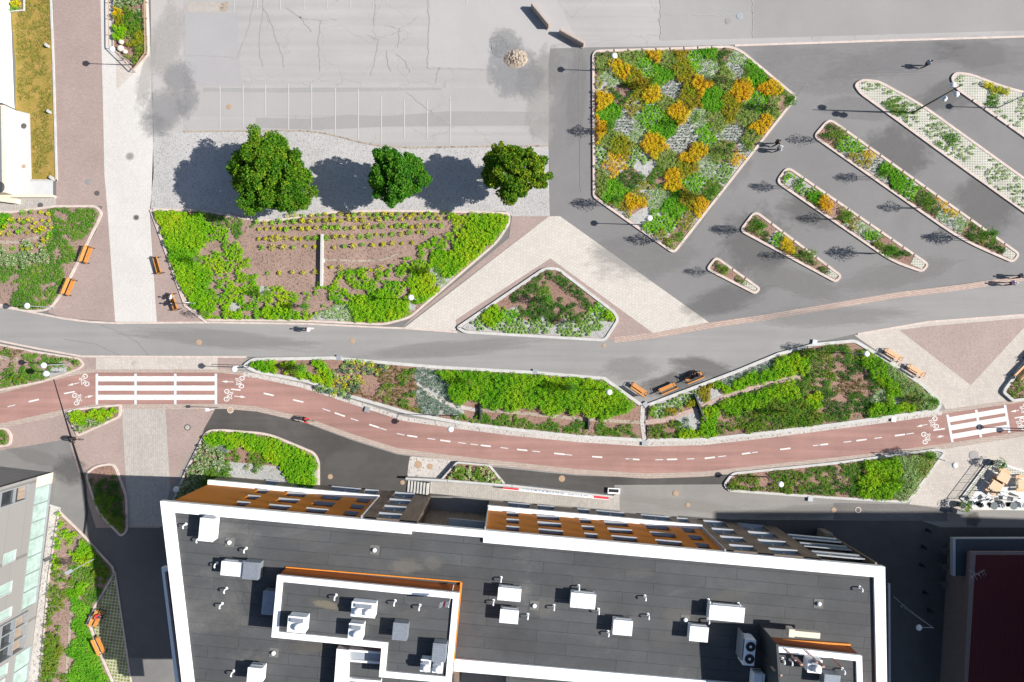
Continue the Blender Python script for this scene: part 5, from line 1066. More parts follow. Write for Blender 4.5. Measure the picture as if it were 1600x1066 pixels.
# vents
def vent_mesh():
    m = MB(); m.tube((0, 0, 0), (0, 0, .58), .075, n=10); m.path([(0, 0, .56), (.0, -.08, .68), (.0, -.24, .70), (.0, -.34, .58)], .075, 8); m.tube((0, 0, 0), (0, 0, .05), .15, n=10); return m.build('roof_vent', m_unit)
def cap_mesh():
    m = MB(); m.tube((0, 0, 0), (0, 0, .12), .16, n=12); m.ball((0, 0, .16), .20, (1, 1, .6)); o_ = m.build('roof_drain', m_unit); q_ = MB().box((0, 0, .01), (.85, .85, .03)).build('pad', plain('pad_grey', (.12, .12, .115), .9), o_); return o_
v0, c0 = vent_mesh(), cap_mesh(); v0.scale = (.85, .85, .85); fv = [True, True]
for x, y, lab in ((287, 821, 'at the far upper left corner of the long roof'), (308, 843, 'at the foot of the upright box by the upper left corner'), (382, 859, 'between the upright box and the grey joined pair'), (336, 882, 'left of the white and grey joined pair'), (351, 922, 'in the left part of the roof, the upper of two'), (344, 946, 'in the left part of the roof, the lower of two'), (362, 1052, 'at the bottom left of the long roof'),
                   (905, 918, 'above the central white box'), (1009, 934, 'in the middle of the bare right half of the roof'), (1109, 940, 'above the left end of the widest white box'), (1156, 946, 'above the right end of the widest white box'), (866, 949, 'left of the central white box'), (936, 955, 'below the central white box'), (825, 963, 'right of the lower white box by the plant storey'),
                   (783, 905, 'right of the plant storey corner'), (771, 941, 'between the two white boxes by the plant storey'), (1347, 920, 'near the upper right corner of the roof'), (1014, 963, 'below the middle of the bare right half'), (1108, 970, 'between the widest white box and the one below it'), (951, 990, 'at the corner of the white box below the centre')):
    o = v0 if fv[0] else v0.copy()
    if not fv[0]: C.objects.link(o)
    fv[0] = False; o.location = P(x, y, ZR+.5); o.location.z = ZR+.04; o.rotation_euler = (0, 0, TH); tag(o, 'white gooseneck vent ' + lab, 'roof vent', 'gooseneck vents on the long roof')
for x, y, lab in ((616, 942, 'in the middle'), (1226, 1033, 'right end, left vent'), (1238, 1035, 'right end, right vent'), (1320, 1049, 'right end, by its right parapet'), (655, 949, 'near its right parapet'), (523, 933, 'near its upper parapet')):
    o = v0.copy(); C.objects.link(o); o.location = P(x, y, zp+.5); o.location.z = zp; tag(o, 'white gooseneck vent on the plant storey roof, ' + lab, 'roof vent', 'gooseneck vents on the long roof')
for x, y, lab in ((585, 860, 'above the brown plant storey'), (427, 1021, 'below the lower left corner of the plant storey'), (835, 947, 'right of the two white boxes'), (1071, 969, 'left of the widest white box'), (1280, 944, 'near the right end'), (358, 848, 'right of the upright white box')):
    o = c0 if fv[1] else copy_tree(c0)
    fv[1] = False; o.location = P(x, y, ZR+.2); o.location.z = ZR+.05; o.rotation_euler = (0, 0, TH); tag(o, 'round roof drain, ' + lab, 'roof drain', 'drains on the long roof')
# flag on the plant storey
c = P(709, 914, 11.2); o = empty('flagpole', (c.x, c.y, 11.2), 0, 'slim white flagpole with a red and white flag at the corner of the plant storey', 'flagpole')
m = MB(); m.tube((0, 0, 0), (-.05, -.2, 4.6), .035, .02, 8); m.ball((-.05, -.2, 4.64), .05); m.build('pole', m_unit, o)
vs = []; fs = []
for i in range(9):
    for j in range(5): vs.append((-.05-.9*i/8, -.2-.28*i/8-.05*math.sin(i*1.1), 4.5-j*.3-.45*i/8+.0))
for i in range(8):
    for j in range(4): a = i*5+j; fs.append([a, a+1, a+6, a+5])
fl = MB().add(vs, fs).build('flag', m_unit, o); sm_ = fl.modifiers.new('s', 'SOLIDIFY'); sm_.thickness = .01
fl.data.materials.append(plain('flag_red', (.5, .04, .04)))
for i, p in enumerate(fl.data.polygons): p.material_index = 1 if (i//4) in (3, 4) else 0
# ramp wall, stairs, banner at the foot of the facade
W1 = [(636, 746), (700, 749), (800, 757), (955, 774)]
m = MB()
for (x0, y0), (x1, y1) in zip(W1[:-1], W1[1:]):
    a, b = P(x0, y0), P(x1, y1); dd = b-a; m.box(((a+b)/2)[:2]+(.4,), (dd.length+.05, .25, .8), math.atan2(dd.y, dd.x)); 
m.build('ramp_wall', m_kerbw, label='low pale retaining wall along the ramp beside the long building', cat='retaining wall')
sheet('ramp', [(636, 750), (700, 753), (800, 761), (955, 777), (968, 768), (968, 797), (850, 788), (673, 771), (636, 768)], .03, m_pale3)
st = MB(); a = P(637, 758)
for i in range(7): c = P(639+i*5, 759.5+i*.4); st.box((c.x, c.y, .06+i*.05), (.24, 1.25, .12+i*.1), TH)
st.build('stairs', m_kerbw, label='short flight of pale steps with dark gaps at the end of the ramp wall', cat='steps')
sb = MB(); c0_ = P(636, 760); c1_ = P(672, 762); dd = c1_-c0_; sb.box(((c0_+c1_)/2)[:2]+(.035,), (dd.length, 1.45, .02), TH); sb.build('stair_pit', m_black, kind='structure')
hr = empty('handrail', (0, 0, 0), 0, 'steel handrail running along the stairs and the ramp', 'handrail'); m = MB()
pts = [P(634, 750, .9), P(700, 754, .95), P(800, 762, .95), P(880, 770, .9)]; m.path(pts, .03); m.build('rail', m_sill, hr)
m = MB()
for x, y in ((634, 750), (668, 752), (700, 754), (750, 758), (800, 762), (840, 766), (880, 770)): p = P(x, y, .9); m.tube((p.x, p.y, .03), p, .025)
m.build('post', m_sill, hr)
bn = empty('banner', (0, 0, 0), 0, 'long white banner with red ends hung on the ramp wall', 'banner'); a, b = P(786, 762, .9), P(951, 778.5, .9); dd = (b-a); dn = Vector((-dd.y, dd.x, 0)).normalized()
m = MB(); m.box((a+b)/2-Vector((0, 0, .1)), (dd.length, .42, .04), math.atan2(dd.y, dd.x), R(-25)); m.build('sheet', m_unit, bn)
m_ban = plain('banner_red', (.55, .03, .04)); m_blu = plain('banner_ink', (.16, .2, .32))
for t0, t1 in ((.0, .15), (.86, 1.0)):
    p, q = a.lerp(b, t0), a.lerp(b, t1); m = MB(); m.box((p+q)/2-dn*.04+Vector((0, 0, -.09)), ((q-p).length, .24, .10), math.atan2(dd.y, dd.x), R(-25)); m.build('red_end', m_ban, bn)
m = MB(); r_ = random.Random(4); t = .19
while t < .82:
    l = r_.uniform(.004, .009); p = a.lerp(b, t+l/2); m.box(p-dn*.03+Vector((0, 0, -.09)), (l*dd.length*.7, r_.choice((.07, .10, .13)), .09), math.atan2(dd.y, dd.x), R(-25)); t += l+(.012 if r_.random() < .2 else .001)
m.build('lettering', m_blu, bn)
m = MB(); c = P(959, 767, .15); m.box(c, (1.3, .6, .3), R(-3)); m.build('concrete_upstand', m_unit, label='white concrete box with a dark grille at the end of the ramp', cat='grille box')
m = MB(); m.box(P(959, 767, .31), (1.05, .35, .03), R(-3)); o_ = m.build('grille', m_black, bpy.data.objects['concrete_upstand'])

# ------------------------------------------------------------------ grey building at the left
GB = empty('grey_building', (0, 0, 0), 0, 'grey panel-clad building with pale green glazing along its foot at the lower left edge', 'building')
G0 = P(83, 738); G1 = P(38, 1117); gu = (G1-G0).normalized(); gn = Vector((-gu.y, gu.x, 0)); gn = gn if gn.x > 0 else -gn
def GBp(u, n, z): return G0+gu*u+gn*n+Vector((0, 0, z))
def gbox(m, u0, u1, n0, n1, z0, z1):
    return m.prism([tuple(GBp(a, b, 0)[:2]) for a, b in ((u0, n0), (u1, n0), (u1, n1), (u0, n1))], z0, z1, True, True)
LG = (G1-G0).length; GH = 13.0
def gy(yb): return (yb-205)/379*LG/1.0*1.0          # metres along the wall from pixel offset below centre at its foot
def gwall(name, mat, u0, u1, z0, z1, n, ops, depth):
    us = sorted({u0, u1, *[o[0] for o in ops], *[o[1] for o in ops]}); zs = sorted({z0, z1, *[o[2] for o in ops], *[o[3] for o in ops]}); m = MB()
    for a, b in zip(us[:-1], us[1:]):
        for c, d in zip(zs[:-1], zs[1:]):
            if any(o[0] < (a+b)/2 < o[1] and o[2] < (c+d)/2 < o[3] for o in ops): continue
            m.add([GBp(a, n, c), GBp(b, n, c), GBp(b, n, d), GBp(a, n, d)], [[0, 1, 2, 3]])
    for a, b, c, d in ops:
        m.add([GBp(a, n, c), GBp(b, n, c), GBp(b, n, d), GBp(a, n, d), GBp(a, n-depth, c), GBp(b, n-depth, c), GBp(b, n-depth, d), GBp(a, n-depth, d)], [[0, 4, 5, 1], [1, 5, 6, 2], [2, 6, 7, 3], [3, 7, 4, 0]])
    return m.build(name, mat, GB)
m = MB(); gbox(m, .05, LG, -14, -.5, 0, GH-.1); m.build('wall', m_greypan, GB)
m = MB(); gbox(m, 0, LG, -14, .0, GH-.1, GH+.1); m.build('roof', m_roof, GB)
sm2 = [(gy(306), gy(323), 4.2, 6.0), (gy(352), gy(370), 4.2, 6.0), (gy(392), gy(408), 3.8, 6.0), (gy(478), gy(496), 3.4, 5.0), (gy(500), gy(520), 3.6, 5.2)]
big = [(gy(212), gy(236), 3.5, 12.0), (gy(398+8), gy(466), 1.6, 8.5)]; big[1] = (gy(412), gy(470), 1.6, 8.5); sm2 = [s_ for s_ in sm2 if not (big[1][0] < s_[1] and s_[0] < big[1][1])]
gl0, gl1 = gy(222), LG
gwall('panel_wall', m_greypan, 0, LG, 0, GH, 0, [(gl0, big[1][0]-.3, .25, 2.55), (big[1][1]+.3, gl1, .25, 2.55)]+sm2+big, .3)
for (a, b, c, d) in sm2:
    m = MB(); fw = .08; gbox(m, a, b, -.28, -.02, c, c+fw); gbox(m, a, b, -.28, -.02, d-fw, d); gbox(m, a, a+fw, -.28, -.02, c+fw, d-fw); gbox(m, b-fw, b, -.28, -.02, c+fw, d-fw); w_ = m.build('window', m_framew, GB)
    m = MB(); gbox(m, a+fw, b-fw, -.2, -.12, c+fw, d-fw); m.build('pane', m_glassg, w_)
for (u0, u1, name) in ((gl0, big[1][0]-.3, 'glazing'), (big[1][1]+.3, gl1, 'glazing')):
    m = MB(); n_ = max(2, round((u1-u0)/1.9)); gbox(m, u0, u1, -.1, .08, .2, .3); gbox(m, u0, u1, -.28, .04, 2.5, 2.58)
    for i in range(n_+1): x = u0+(u1-u0)*i/n_; gbox(m, x-.04, x+.04, -.12, .05, .3, 2.5)
    w_ = m.build('glazing', m_steel, GB); m = MB(); gbox(m, u0+.05, u1-.05, -.10, -.06, .3, 2.5); m.build('pane', m_glassg, w_)
for (a, b, c, d) in big:
    n_ = 4 if b-a < 3 else 3; m = MB(); v_ = b-a > 3
    gbox(m, a, b, -.3, .25 if v_ else .02, c, c+.12); gbox(m, a, b, -.3, .25 if v_ else .02, d-.1, d); gbox(m, a, a+.12, -.3, .25 if v_ else .02, c+.12, d-.1); gbox(m, b-.12, b, -.3, .25 if v_ else .02, c+.12, d-.1)
    zz = c+1.7
    while zz < d-.5: gbox(m, a+.12, b-.12, -.3, .2 if v_ else -.05, zz, zz+.12); zz += 1.9
    if v_:
        for t in (.33, .66): x = a+(b-a)*t; gbox(m, x-.06, x+.06, -.3, .1, c+.12, d-.1)
    w_ = m.build('window', m_steel, GB); m = MB(); gbox(m, a+.1, b-.1, -.29, -.26, c+.1, d-.1); m.build('pane', m_glassd, w_)
    m = MB(); gbox(m, a+.2, b-.2, -.25, -.2, c+.2, c+1.2); m.build('blind', m_cladl, w_)
m = MB(); m.add([GBp(.0, .02, 0), GBp(gl0, .02, 0), GBp(gl0, .02, 2.5), GBp(0, .02, 2.5)], [[0, 1, 2, 3]]); m.build('pale_corner_panel', m_cream_w, GB)

# ------------------------------------------------------------------ dark red building and the tall block right of it
RB = empty('red_roofed_building', (0, 0, 0), 0, 'building with dark red roof and pinkish walls in the shade at the lower right', 'building'); zr = 4.2
ro = [(1522, 866), (1760, 866), (1760, 1180), (1503, 1180)]
m = MB(); m.prism([PZ(x, y, zr) for x, y in offset(ro, 1.5)], 0, zr-.1); m.build('wall', m_pink, RB)
m = MB(); m.prism([PZ(x, y, zr) for x, y in ro], zr-.12, zr, True, True); m.build('roof', m_redroof, RB)
m = MB(); m.prism([PZ(x, y, zr) for x, y in [(1516, 862), (1760, 862), (1760, 867), (1524, 867)]], zr-.2, zr+.06, True, True); m.prism([PZ(x, y, zr) for x, y in [(1516, 862), (1524, 867), (1505, 1180), (1500, 1180)]], zr-.2, zr+.06, True, True); m.build('eaves_trim', m_pink, RB)
m = MB(); m.prism([PZ(x, y, 3) for x, y in [(1490, 842), (1760, 842), (1760, 862), (1514, 862), (1514, 900), (1494, 900)]], 2.7, 3.0, True, True); m.build('canopy', m_navy, RB)
m = MB(); m.prism([PZ(x, y, 3.05) for x, y in [(1489, 841), (1760, 841), (1760, 842.5), (1493, 842.5), (1493, 900), (1489, 900)]], 2.6, 3.05, True, True); m.build('canopy_rim', m_sill, RB)
a = P(1489, 900); b = P(1487, 1180); dd = (b-a)
def rw(t0, t1, z0, z1, name, mat, pr=.03, par=RB):
    p, q = a.lerp(b, t0), a.lerp(b, t1); m = MB(); m.box(((p+q)/2)[:2]+((z0+z1)/2,), ((q-p).length, .3+pr*2, z1-z0), math.atan2(dd.y, dd.x)); return m.build(name, mat, par)
rw(0, 1, 0, zr-.25, 'side_wall', m_pink, 0)
for t0, t1 in ((.20, .28), (.30, .43), (.58, .70)):
    w_ = rw(t0, t1, .7, 2.9, 'window', m_sill, .05); rw(t0+.008, t1-.008, .8, 2.8, 'pane', m_glassd, .07, w_)
rw(.455, .56, .1, 2.9, 'dark_door', m_frame, .05)
an = empty('television_antenna', tuple(P(1528, 898, 5.6)[:2])+(zr,), 0, 'thin rooftop television antenna on the dark red roof', 'antenna'); m = MB(); m.tube((0, 0, 0), (0, 0, 1.6), .025, n=6)
m.tube((-.9, -.3, 1.5), (.6, .5, 1.5), .018, n=5)
for t in (-.7, -.4, 0, .3, .5): m.tube((t-.15+.1, t*.5+.3, 1.5), (t+.15+.1, t*.5-.3, 1.5), .012, n=4)
m.build('mast', m_sill, an)
TB_ = empty('tower_block', (0, 0, 0), 0, 'tall block beyond the lower right edge that shades the dark red roof', 'building'); z0y = -(823-533)/S
xl = (1700-800)/S
m = MB(); m.prism([(xl, z0y-.3), (xl+26, z0y-.3), (xl+26, -62), (xl, -62)], 0, 30.5, True); m.build('wall', m_greypan, TB_)
m = MB(); m.box((xl+13, (z0y-62)/2, 30.6), (26.4, 62+z0y+.4, .3)); m.build('roof', m_roof, TB_)
pn = MB(); wn_ = MB()
for fl in range(9):
    for k in range(12): wn_.box((xl-.02, z0y-2.5-k*3.2, 2+fl*3.2), (.1, 1.6, 1.7)); pn.box((xl-.06, z0y-2.5-k*3.2, 2+fl*3.2), (.06, 1.4, 1.5))
w_ = wn_.build('window_band', m_framew, TB_); pn.build('pane', m_glassd, w_)

# ------------------------------------------------------------------ pale building at the top left
WB = empty('pale_building', (0, 0, 0), 0, 'low pale building with white ribbed roof edge and cream fascia at the upper left edge', 'building')
zl = 1.8
def GP(pts): return [tuple(P(x, y)[:2]) for x, y in pts]
m = MB(); m.prism(GP([(-300, -300), (10, -300), (16, 0), (22, 160), (23, 170), (-300, 170)]), 0, zl, True); m.build('white_wall', plain('bright_white_wall', (.60, .63, .64), .6, 0, .04), WB)
m = MB(); m.prism(GP([(-300, 170.2), (23, 172), (26, 306), (-300, 306)]), 0, zl-.2, True); m.build('cream_wall', m_cream_w, WB)
m = MB(); m.prism(GP([(-300, 174), (19, 174), (21, 303), (-300, 303)]), zl-.25, zl-.15, True); m.build('roof', plain('grey_flat_roof', (.15, .16, .18), .8), WB)
m = MB()
for i in range(64):
    y = 2+i*2.55; xr = 13+max(0, (y-8))*.04; p, q = P(-30, y-20, 0), P(xr, y, 0); dd = q-p; m.box(((p+q)/2)[:2]+(zl+.04,), (dd.length, .085, .08), math.atan2(dd.y, dd.x))
m.build('roof_ribs', m_dark, WB)
m = MB(); m.prism(GP([(-60, 174.5), (18, 174.5), (18, 198), (-60, 198)]), zl-.15, zl+.05, True); m.build('timber_deck', m_clad, WB)
m = MB(); m.ball(Vector(P(18, 298, 0)[:2]+(zl-.15,)), .55, (.9, 1.1, .3)); m.build('roof_dome', m_dark, WB)
def slab_wall(x0, y0, x1, y1, h, wd, label, mat=None, name='garden_wall'):
    p, q = P(x0, y0), P(x1, y1); dd = q-p; m = MB(); m.box((0, 0, h/2), (dd.length, wd, h)); m.box((0, 0, h+.02), (dd.length+.04, wd+.06, .04)); o = m.build(name, mat or m_cream_w, label=label, cat='wall'); o.location = (p+q)/2; o.rotation_euler = (0, 0, math.atan2(dd.y, dd.x)); return o
slab_wall(0, 308, 88, 308, .45, .2, 'low cream wall below the concrete yard at the left edge'); slab_wall(-6, 311, 32, 316, .6, .5, 'short slanting cream wall at the left edge, by the green corner')
bl_ = [slab_wall(x, y, x+4, y+3, .35, .25, lab, m_kerbw, 'stone_block') for x, y, lab in ((74, 71, 'small white stone block in the dry grass, the upper one'), (77, 174, 'small white stone block in the dry grass, the middle one'), (81, 277, 'small white stone block in the dry grass, the lowest one'))]
for x, y, r_, lab in ((191, 67, .28, 'the upper of three'), (190, 77, .36, 'the middle and largest of three'), (197, 82, .26, 'the lower of three')):
    m = MB(); m.ball((0, 0, .2), r_, (1.1, .95, .7), 10, 7); o = m.build('boulder', m_cream_w, None, True, label='pale rounded boulder in the narrow top left bed, ' + lab, cat='boulder', group='boulders in the narrow bed'); o.location = P(x, y, .1)

# ------------------------------------------------------------------ lamps
def disc_lamp(x, y, h, label, arm=0, head='disc', armdir=0.0):
    """x,y: pixel where the head shows"""
    hd = P(x, y, h); foot = Vector((hd.x-arm*math.cos(armdir), hd.y-arm*math.sin(armdir), 0)); o = empty('street_lamp', foot, 0, label, 'street lamp', 'park lamps'); d = hd-foot; d.z = 0
    m = MB(); m.tube((0, 0, 0), (0, 0, 1.1), .07, .055, 10); m.tube((0, 0, 1.1), (0, 0, h), .055, .035, 10); m.tube((0, 0, 0), (0, 0, .05), .14, n=12)
    if arm: m.tube((0, 0, h-.05), (d.x, d.y, h-.03), .035, .025, 8)
    m.build('pole', m_steel, o)
    m = MB(); r = .31
    if head == 'disc': m.tube((d.x, d.y, h-.05), (d.x, d.y, h+.06), r, r*.9, 24); m.ball((d.x, d.y, h+.05), r*.88, (1, 1, .22), 20, 6); m.tube((d.x, d.y, h-.32), (d.x, d.y, h-.05), .10, .16, 12)
    else: m.ball((d.x, d.y, h), r, (1, 1, 1), 20, 12)
    m.build('lamp_shade', m_lampw if head == 'disc' else m_lampb, o, True); return o
for x, y, h, lab in ((960, 87, 4, 'near the top left corner of the patchwork bed'), (1015, 341, 4, 'in the lower left part of the patchwork bed'), (642, 465, 4, 'on the pebbles at the right tip of the big sloping bed'), (175, 77, 4, 'at the foot of the narrow top left bed'),
                     (42, 478, 4, 'at the bottom of the bed left of the concrete path'), (68, 571, 4, 'in the bed at the left edge, the upper of two'), (366, 577, 4, 'at the left tip of the long bed between the roads'), (952, 613, 4, 'in the bright hedge planting of the long bed'),
                     (1354, 553, 4.4, 'at the top right of the right-hand bed between the roads'), (1220, 757, 4, 'in the left part of the bed below the cycle path'), (275, 765, 3.6, 'by the shaded corner of the long building')):
    disc_lamp(x, y, h, 'round white park lamp ' + lab)
disc_lamp(72, 584, 3.0, 'park lamp with blue-white ball, lower of two in the bed at the left edge', 0, 'ball'); disc_lamp(704, 671, 5.0, 'park lamp whose white shade hangs over the red cycle path', .9, 'disc', R(-115))
disc_lamp(1492, 727, 4.2, 'lamp with long arm reaching over the paving, right of the lower bed', 1.0, 'disc', R(-25)); disc_lamp(1436, 981, 5.5, 'wall lamp with pale blue shade in the dark alley', 1.4, 'disc', R(180)); disc_lamp(1602, 148, 4, 'small white lamp at the upper right edge')
disc_lamp(1652, 678, 4, 'street lamp beyond the right edge whose round shade falls by the crossing'); disc_lamp(1640, 679, 2.6, 'short lamp beyond the right edge beside the taller one')
# lamp with square head by the grey building
o = empty('street_lamp', P(152, 871), 0, 'slanting street lamp post with square dark head beside the grey building', 'street lamp'); m = MB(); m.tube((0, 0, 0), (-.35, -.2, 3.6), .05, .035, 8); m.build('pole', m_sill, o)
m = MB(); m.box((-.7, -.35, 3.62), (.75, .35, .08), R(28)); m.build('lamp_head', m_sill, o)
# tall mast with three globes
mf = P(1425, 177); o = empty('light_mast', mf, 0, 'tall mast with three white globes on the long grid-paved island', 'light mast')
m = MB(); m.tube((0, 0, 0), (0, 0, 4), .10, .08, 12); m.tube((0, 0, 4), (0, 0, 8.2), .08, .04, 12); m.tube((0, 0, 0), (0, 0, .4), .18, .14, 12)
for dx, dy, z in ((-.10, -.38, 5.6), (.38, -.30, 6.6), (-.28, .25, 7.2)): m.tube((0, 0, z), (dx, dy, z), .03, n=6)
m.build('pole', m_dark, o)
for dx, dy, z in ((-.12, -.46, 5.6), (.42, -.38, 6.6), (-.32, .30, 7.2)):
    m = MB(); m.ball((dx, dy, z), .30, (1, 1, 1), 20, 12); m.build('globe', m_lampw, o, True)
for x, y, lab, big_ in ((330, 640, 'twin white sign plates on a post right of the zebra crossing', 1), (378, 574, 'small white sign on a post at the left tip of the long bed', 0), (304, 478, 'slim post with tiny sign at the corner of the brick wedge', 0)):
    o = empty('sign_post', P(x+(12 if big_ else 4), y-3), 0, lab, 'sign'); m = MB(); m.tube((0, 0, 0), (0, 0, 2.6), .03, n=8); m.tube((0, 0, 0), (0, 0, .04), .1, n=8); m.build('pole', m_steel, o)
    m = MB(); m.tube((-.1 if big_ else 0, -.03, 2.4), (-.1 if big_ else 0, .03, 2.4), .3, n=16)
    if big_: m.box((-.1, 0, 1.85), (.55, .06, .4)); m.box((-.2, 0, 2.4), (.4, .3, .05))
    m.build('sign_plate', m_lampw, o)

# ------------------------------------------------------------------ benches
def bench(cx, cy, ang, lab, L_=1.85, mat=None, group='orange slatted benches'):
    o = empty('park_bench', P(cx, cy), ang, lab, 'bench', group); mt = mat or m_bench
    m = MB()
    for y in (-.30, -.16, -.02): m.box((0, y, .45), (L_, .115, .05))
    m.build('seat', mt, o); m = MB()
    for y, z in ((.20, .60), (.25, .76)): m.box((0, y, z), (L_, .04, .12), 0, R(-18))
    m.box((0, .29, .86), (L_, .10, .04)); m.build('backrest', mt, o)
    for s in (-1, 1):
        x = s*(L_/2-.06); m = MB(); m.path([(x, -.34, 0), (x, -.32, .42), (x, .14, .42), (x, .32, .88)], .028, 6); m.tube((x, .30, 0), (x, .12, .42), .028, n=6)
        m.path([(x, -.33, .43), (x, -.34, .66), (x, .22, .66)], .022, 6); m.box((x, 0, .02), (.06, .72, .03)); m.build('leg', m_black, o)
    return o
# ang: bench local +Y is its back
bench(139.5, 398.5, math.atan2(1, .37)+0, 'orange slatted bench on the brick paving left of the concrete path, upper one'); bench(112, 449, math.atan2(1, .42), 'orange slatted bench on the brick paving left of the concrete path, lower one')
bench(250, 415, math.atan2(-.96, .27), 'empty orange bench on the brick wedge beside the lime green bed'); bench(275, 472, math.atan2(-.95, .32), 'orange bench with two people on the brick wedge beside the lime green bed')
bench(997, 609, math.atan2(.56, -.82), 'empty orange bench in the corner by the hedge planting, left one', 1.95); bench(1042, 607, math.atan2(-.39, -.92)+0, 'empty orange bench right of the corner between the two long beds', 1.95); bench(1083, 590, math.atan2(-.39, -.92), 'orange bench with two people beside the right-hand bed', 1.95)
bench(1392, 555.5, math.atan2(.5, -.85), 'pale orange bench on the light paving, the upper of two by the bed', 1.95, m_bpale); bench(1427, 580, math.atan2(.5, -.85), 'pale orange bench on the light paving, the lower of two by the bed', 1.95, m_bpale)
bench(1593, 580, math.atan2(.72, .70)+math.pi, 'pale bench by the black-edged bed near the right edge', 1.95, m_bpale); bench(1611, 552, math.atan2(.72, .70)+math.pi, 'pale bench at the very right edge of the light paving', 1.95, m_bpale)
bench(155, 964, math.atan2(.9, .45)+0, 'orange bench with a person in red, on the grid paving by the grey building'); bench(159, 1006, math.atan2(-.9, .42)+math.pi, 'empty orange bench on the grid paving below the person in red')

# ------------------------------------------------------------------ manhole covers
def cover(x, y, r, mat, lab, rim=None):
    o = empty('manhole_cover', P(x, y, .026), 0, lab, 'manhole cover', 'round covers in the paving'); rr = r/S
    m = MB(); m.tube((0, 0, -.02), (0, 0, .006), rr, n=28); m.build('frame', rim or mat, o)
    m = MB(); m.tube((0, 0, 0), (0, 0, .010), rr*.72, n=24)
    for k in range(-2, 3): m.box((0, k*rr*.22, .013), (rr*(1.1-.15*abs(k)), rr*.09, .006))
    m.build('lid', mat, o)
for a in ((203.5, 244.5, 6.5, m_ironl, 'large pale round cover in the middle of the concrete path', m_pale3), (213, 340, 4.5, m_iron, 'small dark round cover in the concrete path', m_ironl), (138, 284, 5, m_ironl, 'pale round cover in the brick paving above the left bed'), (151.5, 302, 4, m_iron, 'dark round cover in the brick paving above the left bed'),
          (358, 167, 4, m_rust, 'brownish round cover between two parking lines'), (37, 197, 4.3, m_iron, 'dark round cover in the pale concrete yard'), (37, 260, 3, m_rust, 'small rusty round cover in the pale concrete yard'), (63, 321, 4.3, m_iron, 'grey round cover below the low cream wall'),
          (1138, 33, 5, m_ironl, 'pale round cover at the top of the lot, the left of two'), (1156, 25, 5.2, m_steel, 'grey round cover at the top of the lot, the right of two'), (360, 641, 5, m_rust, 'tan round cover right of the zebra crossing', m_kerb), (293, 668, 5, m_pale3, 'round paved cover with dark rim in the brick paving', m_iron),
          (311, 535, 4.5, m_rust, 'tan round cover in the left part of the grey road'), (551, 533, 4, m_rust, 'tan round cover in the grey road below the big bed'), (210, 568, 4, m_pale3, 'pale round cover in the paving above the zebra crossing'), (653.5, 726, 6, m_rust, 'larger tan cover on the cobbled island'), (671.5, 729, 4.7, m_rust, 'smaller tan cover on the cobbled island'),
          (878, 748, 5, m_rust, 'orange-tan cover in the dark asphalt above the banner'), (516, 745, 4, m_rust, 'tan cover in the dark asphalt above the orange facade'), (629, 754, 3.6, m_rust, 'small tan cover left of the stairs'), (1056, 771, 4.5, m_rust, 'pale tan cover in the street below the cycle path'), (1075, 789, 3.5, m_rust, 'small faint cover in the street below the cycle path'),
          (1341, 797, 4.8, m_iron, 'dark slotted cover in the street below the lower bed', m_kerb), (1303, 797, 4, m_rust, 'tan round cover left of the dark slotted one'), (1522, 712, 7.5, m_ironl, 'large grey cover in the pale paving near the cafe terrace'), (1521, 712.5, .01, m_iron, ''), (326, 727, 3.2, m_rust, 'small orange cover at the end of the white gravel strip'),
          (944, 540, 3, m_rust, 'tiny tan cover in the grey road below the triangular bed'), (423, 407, 2.6, m_iron, 'dark cover in the bare soil of the big sloping bed')):
    if a[4]: cover(*a)

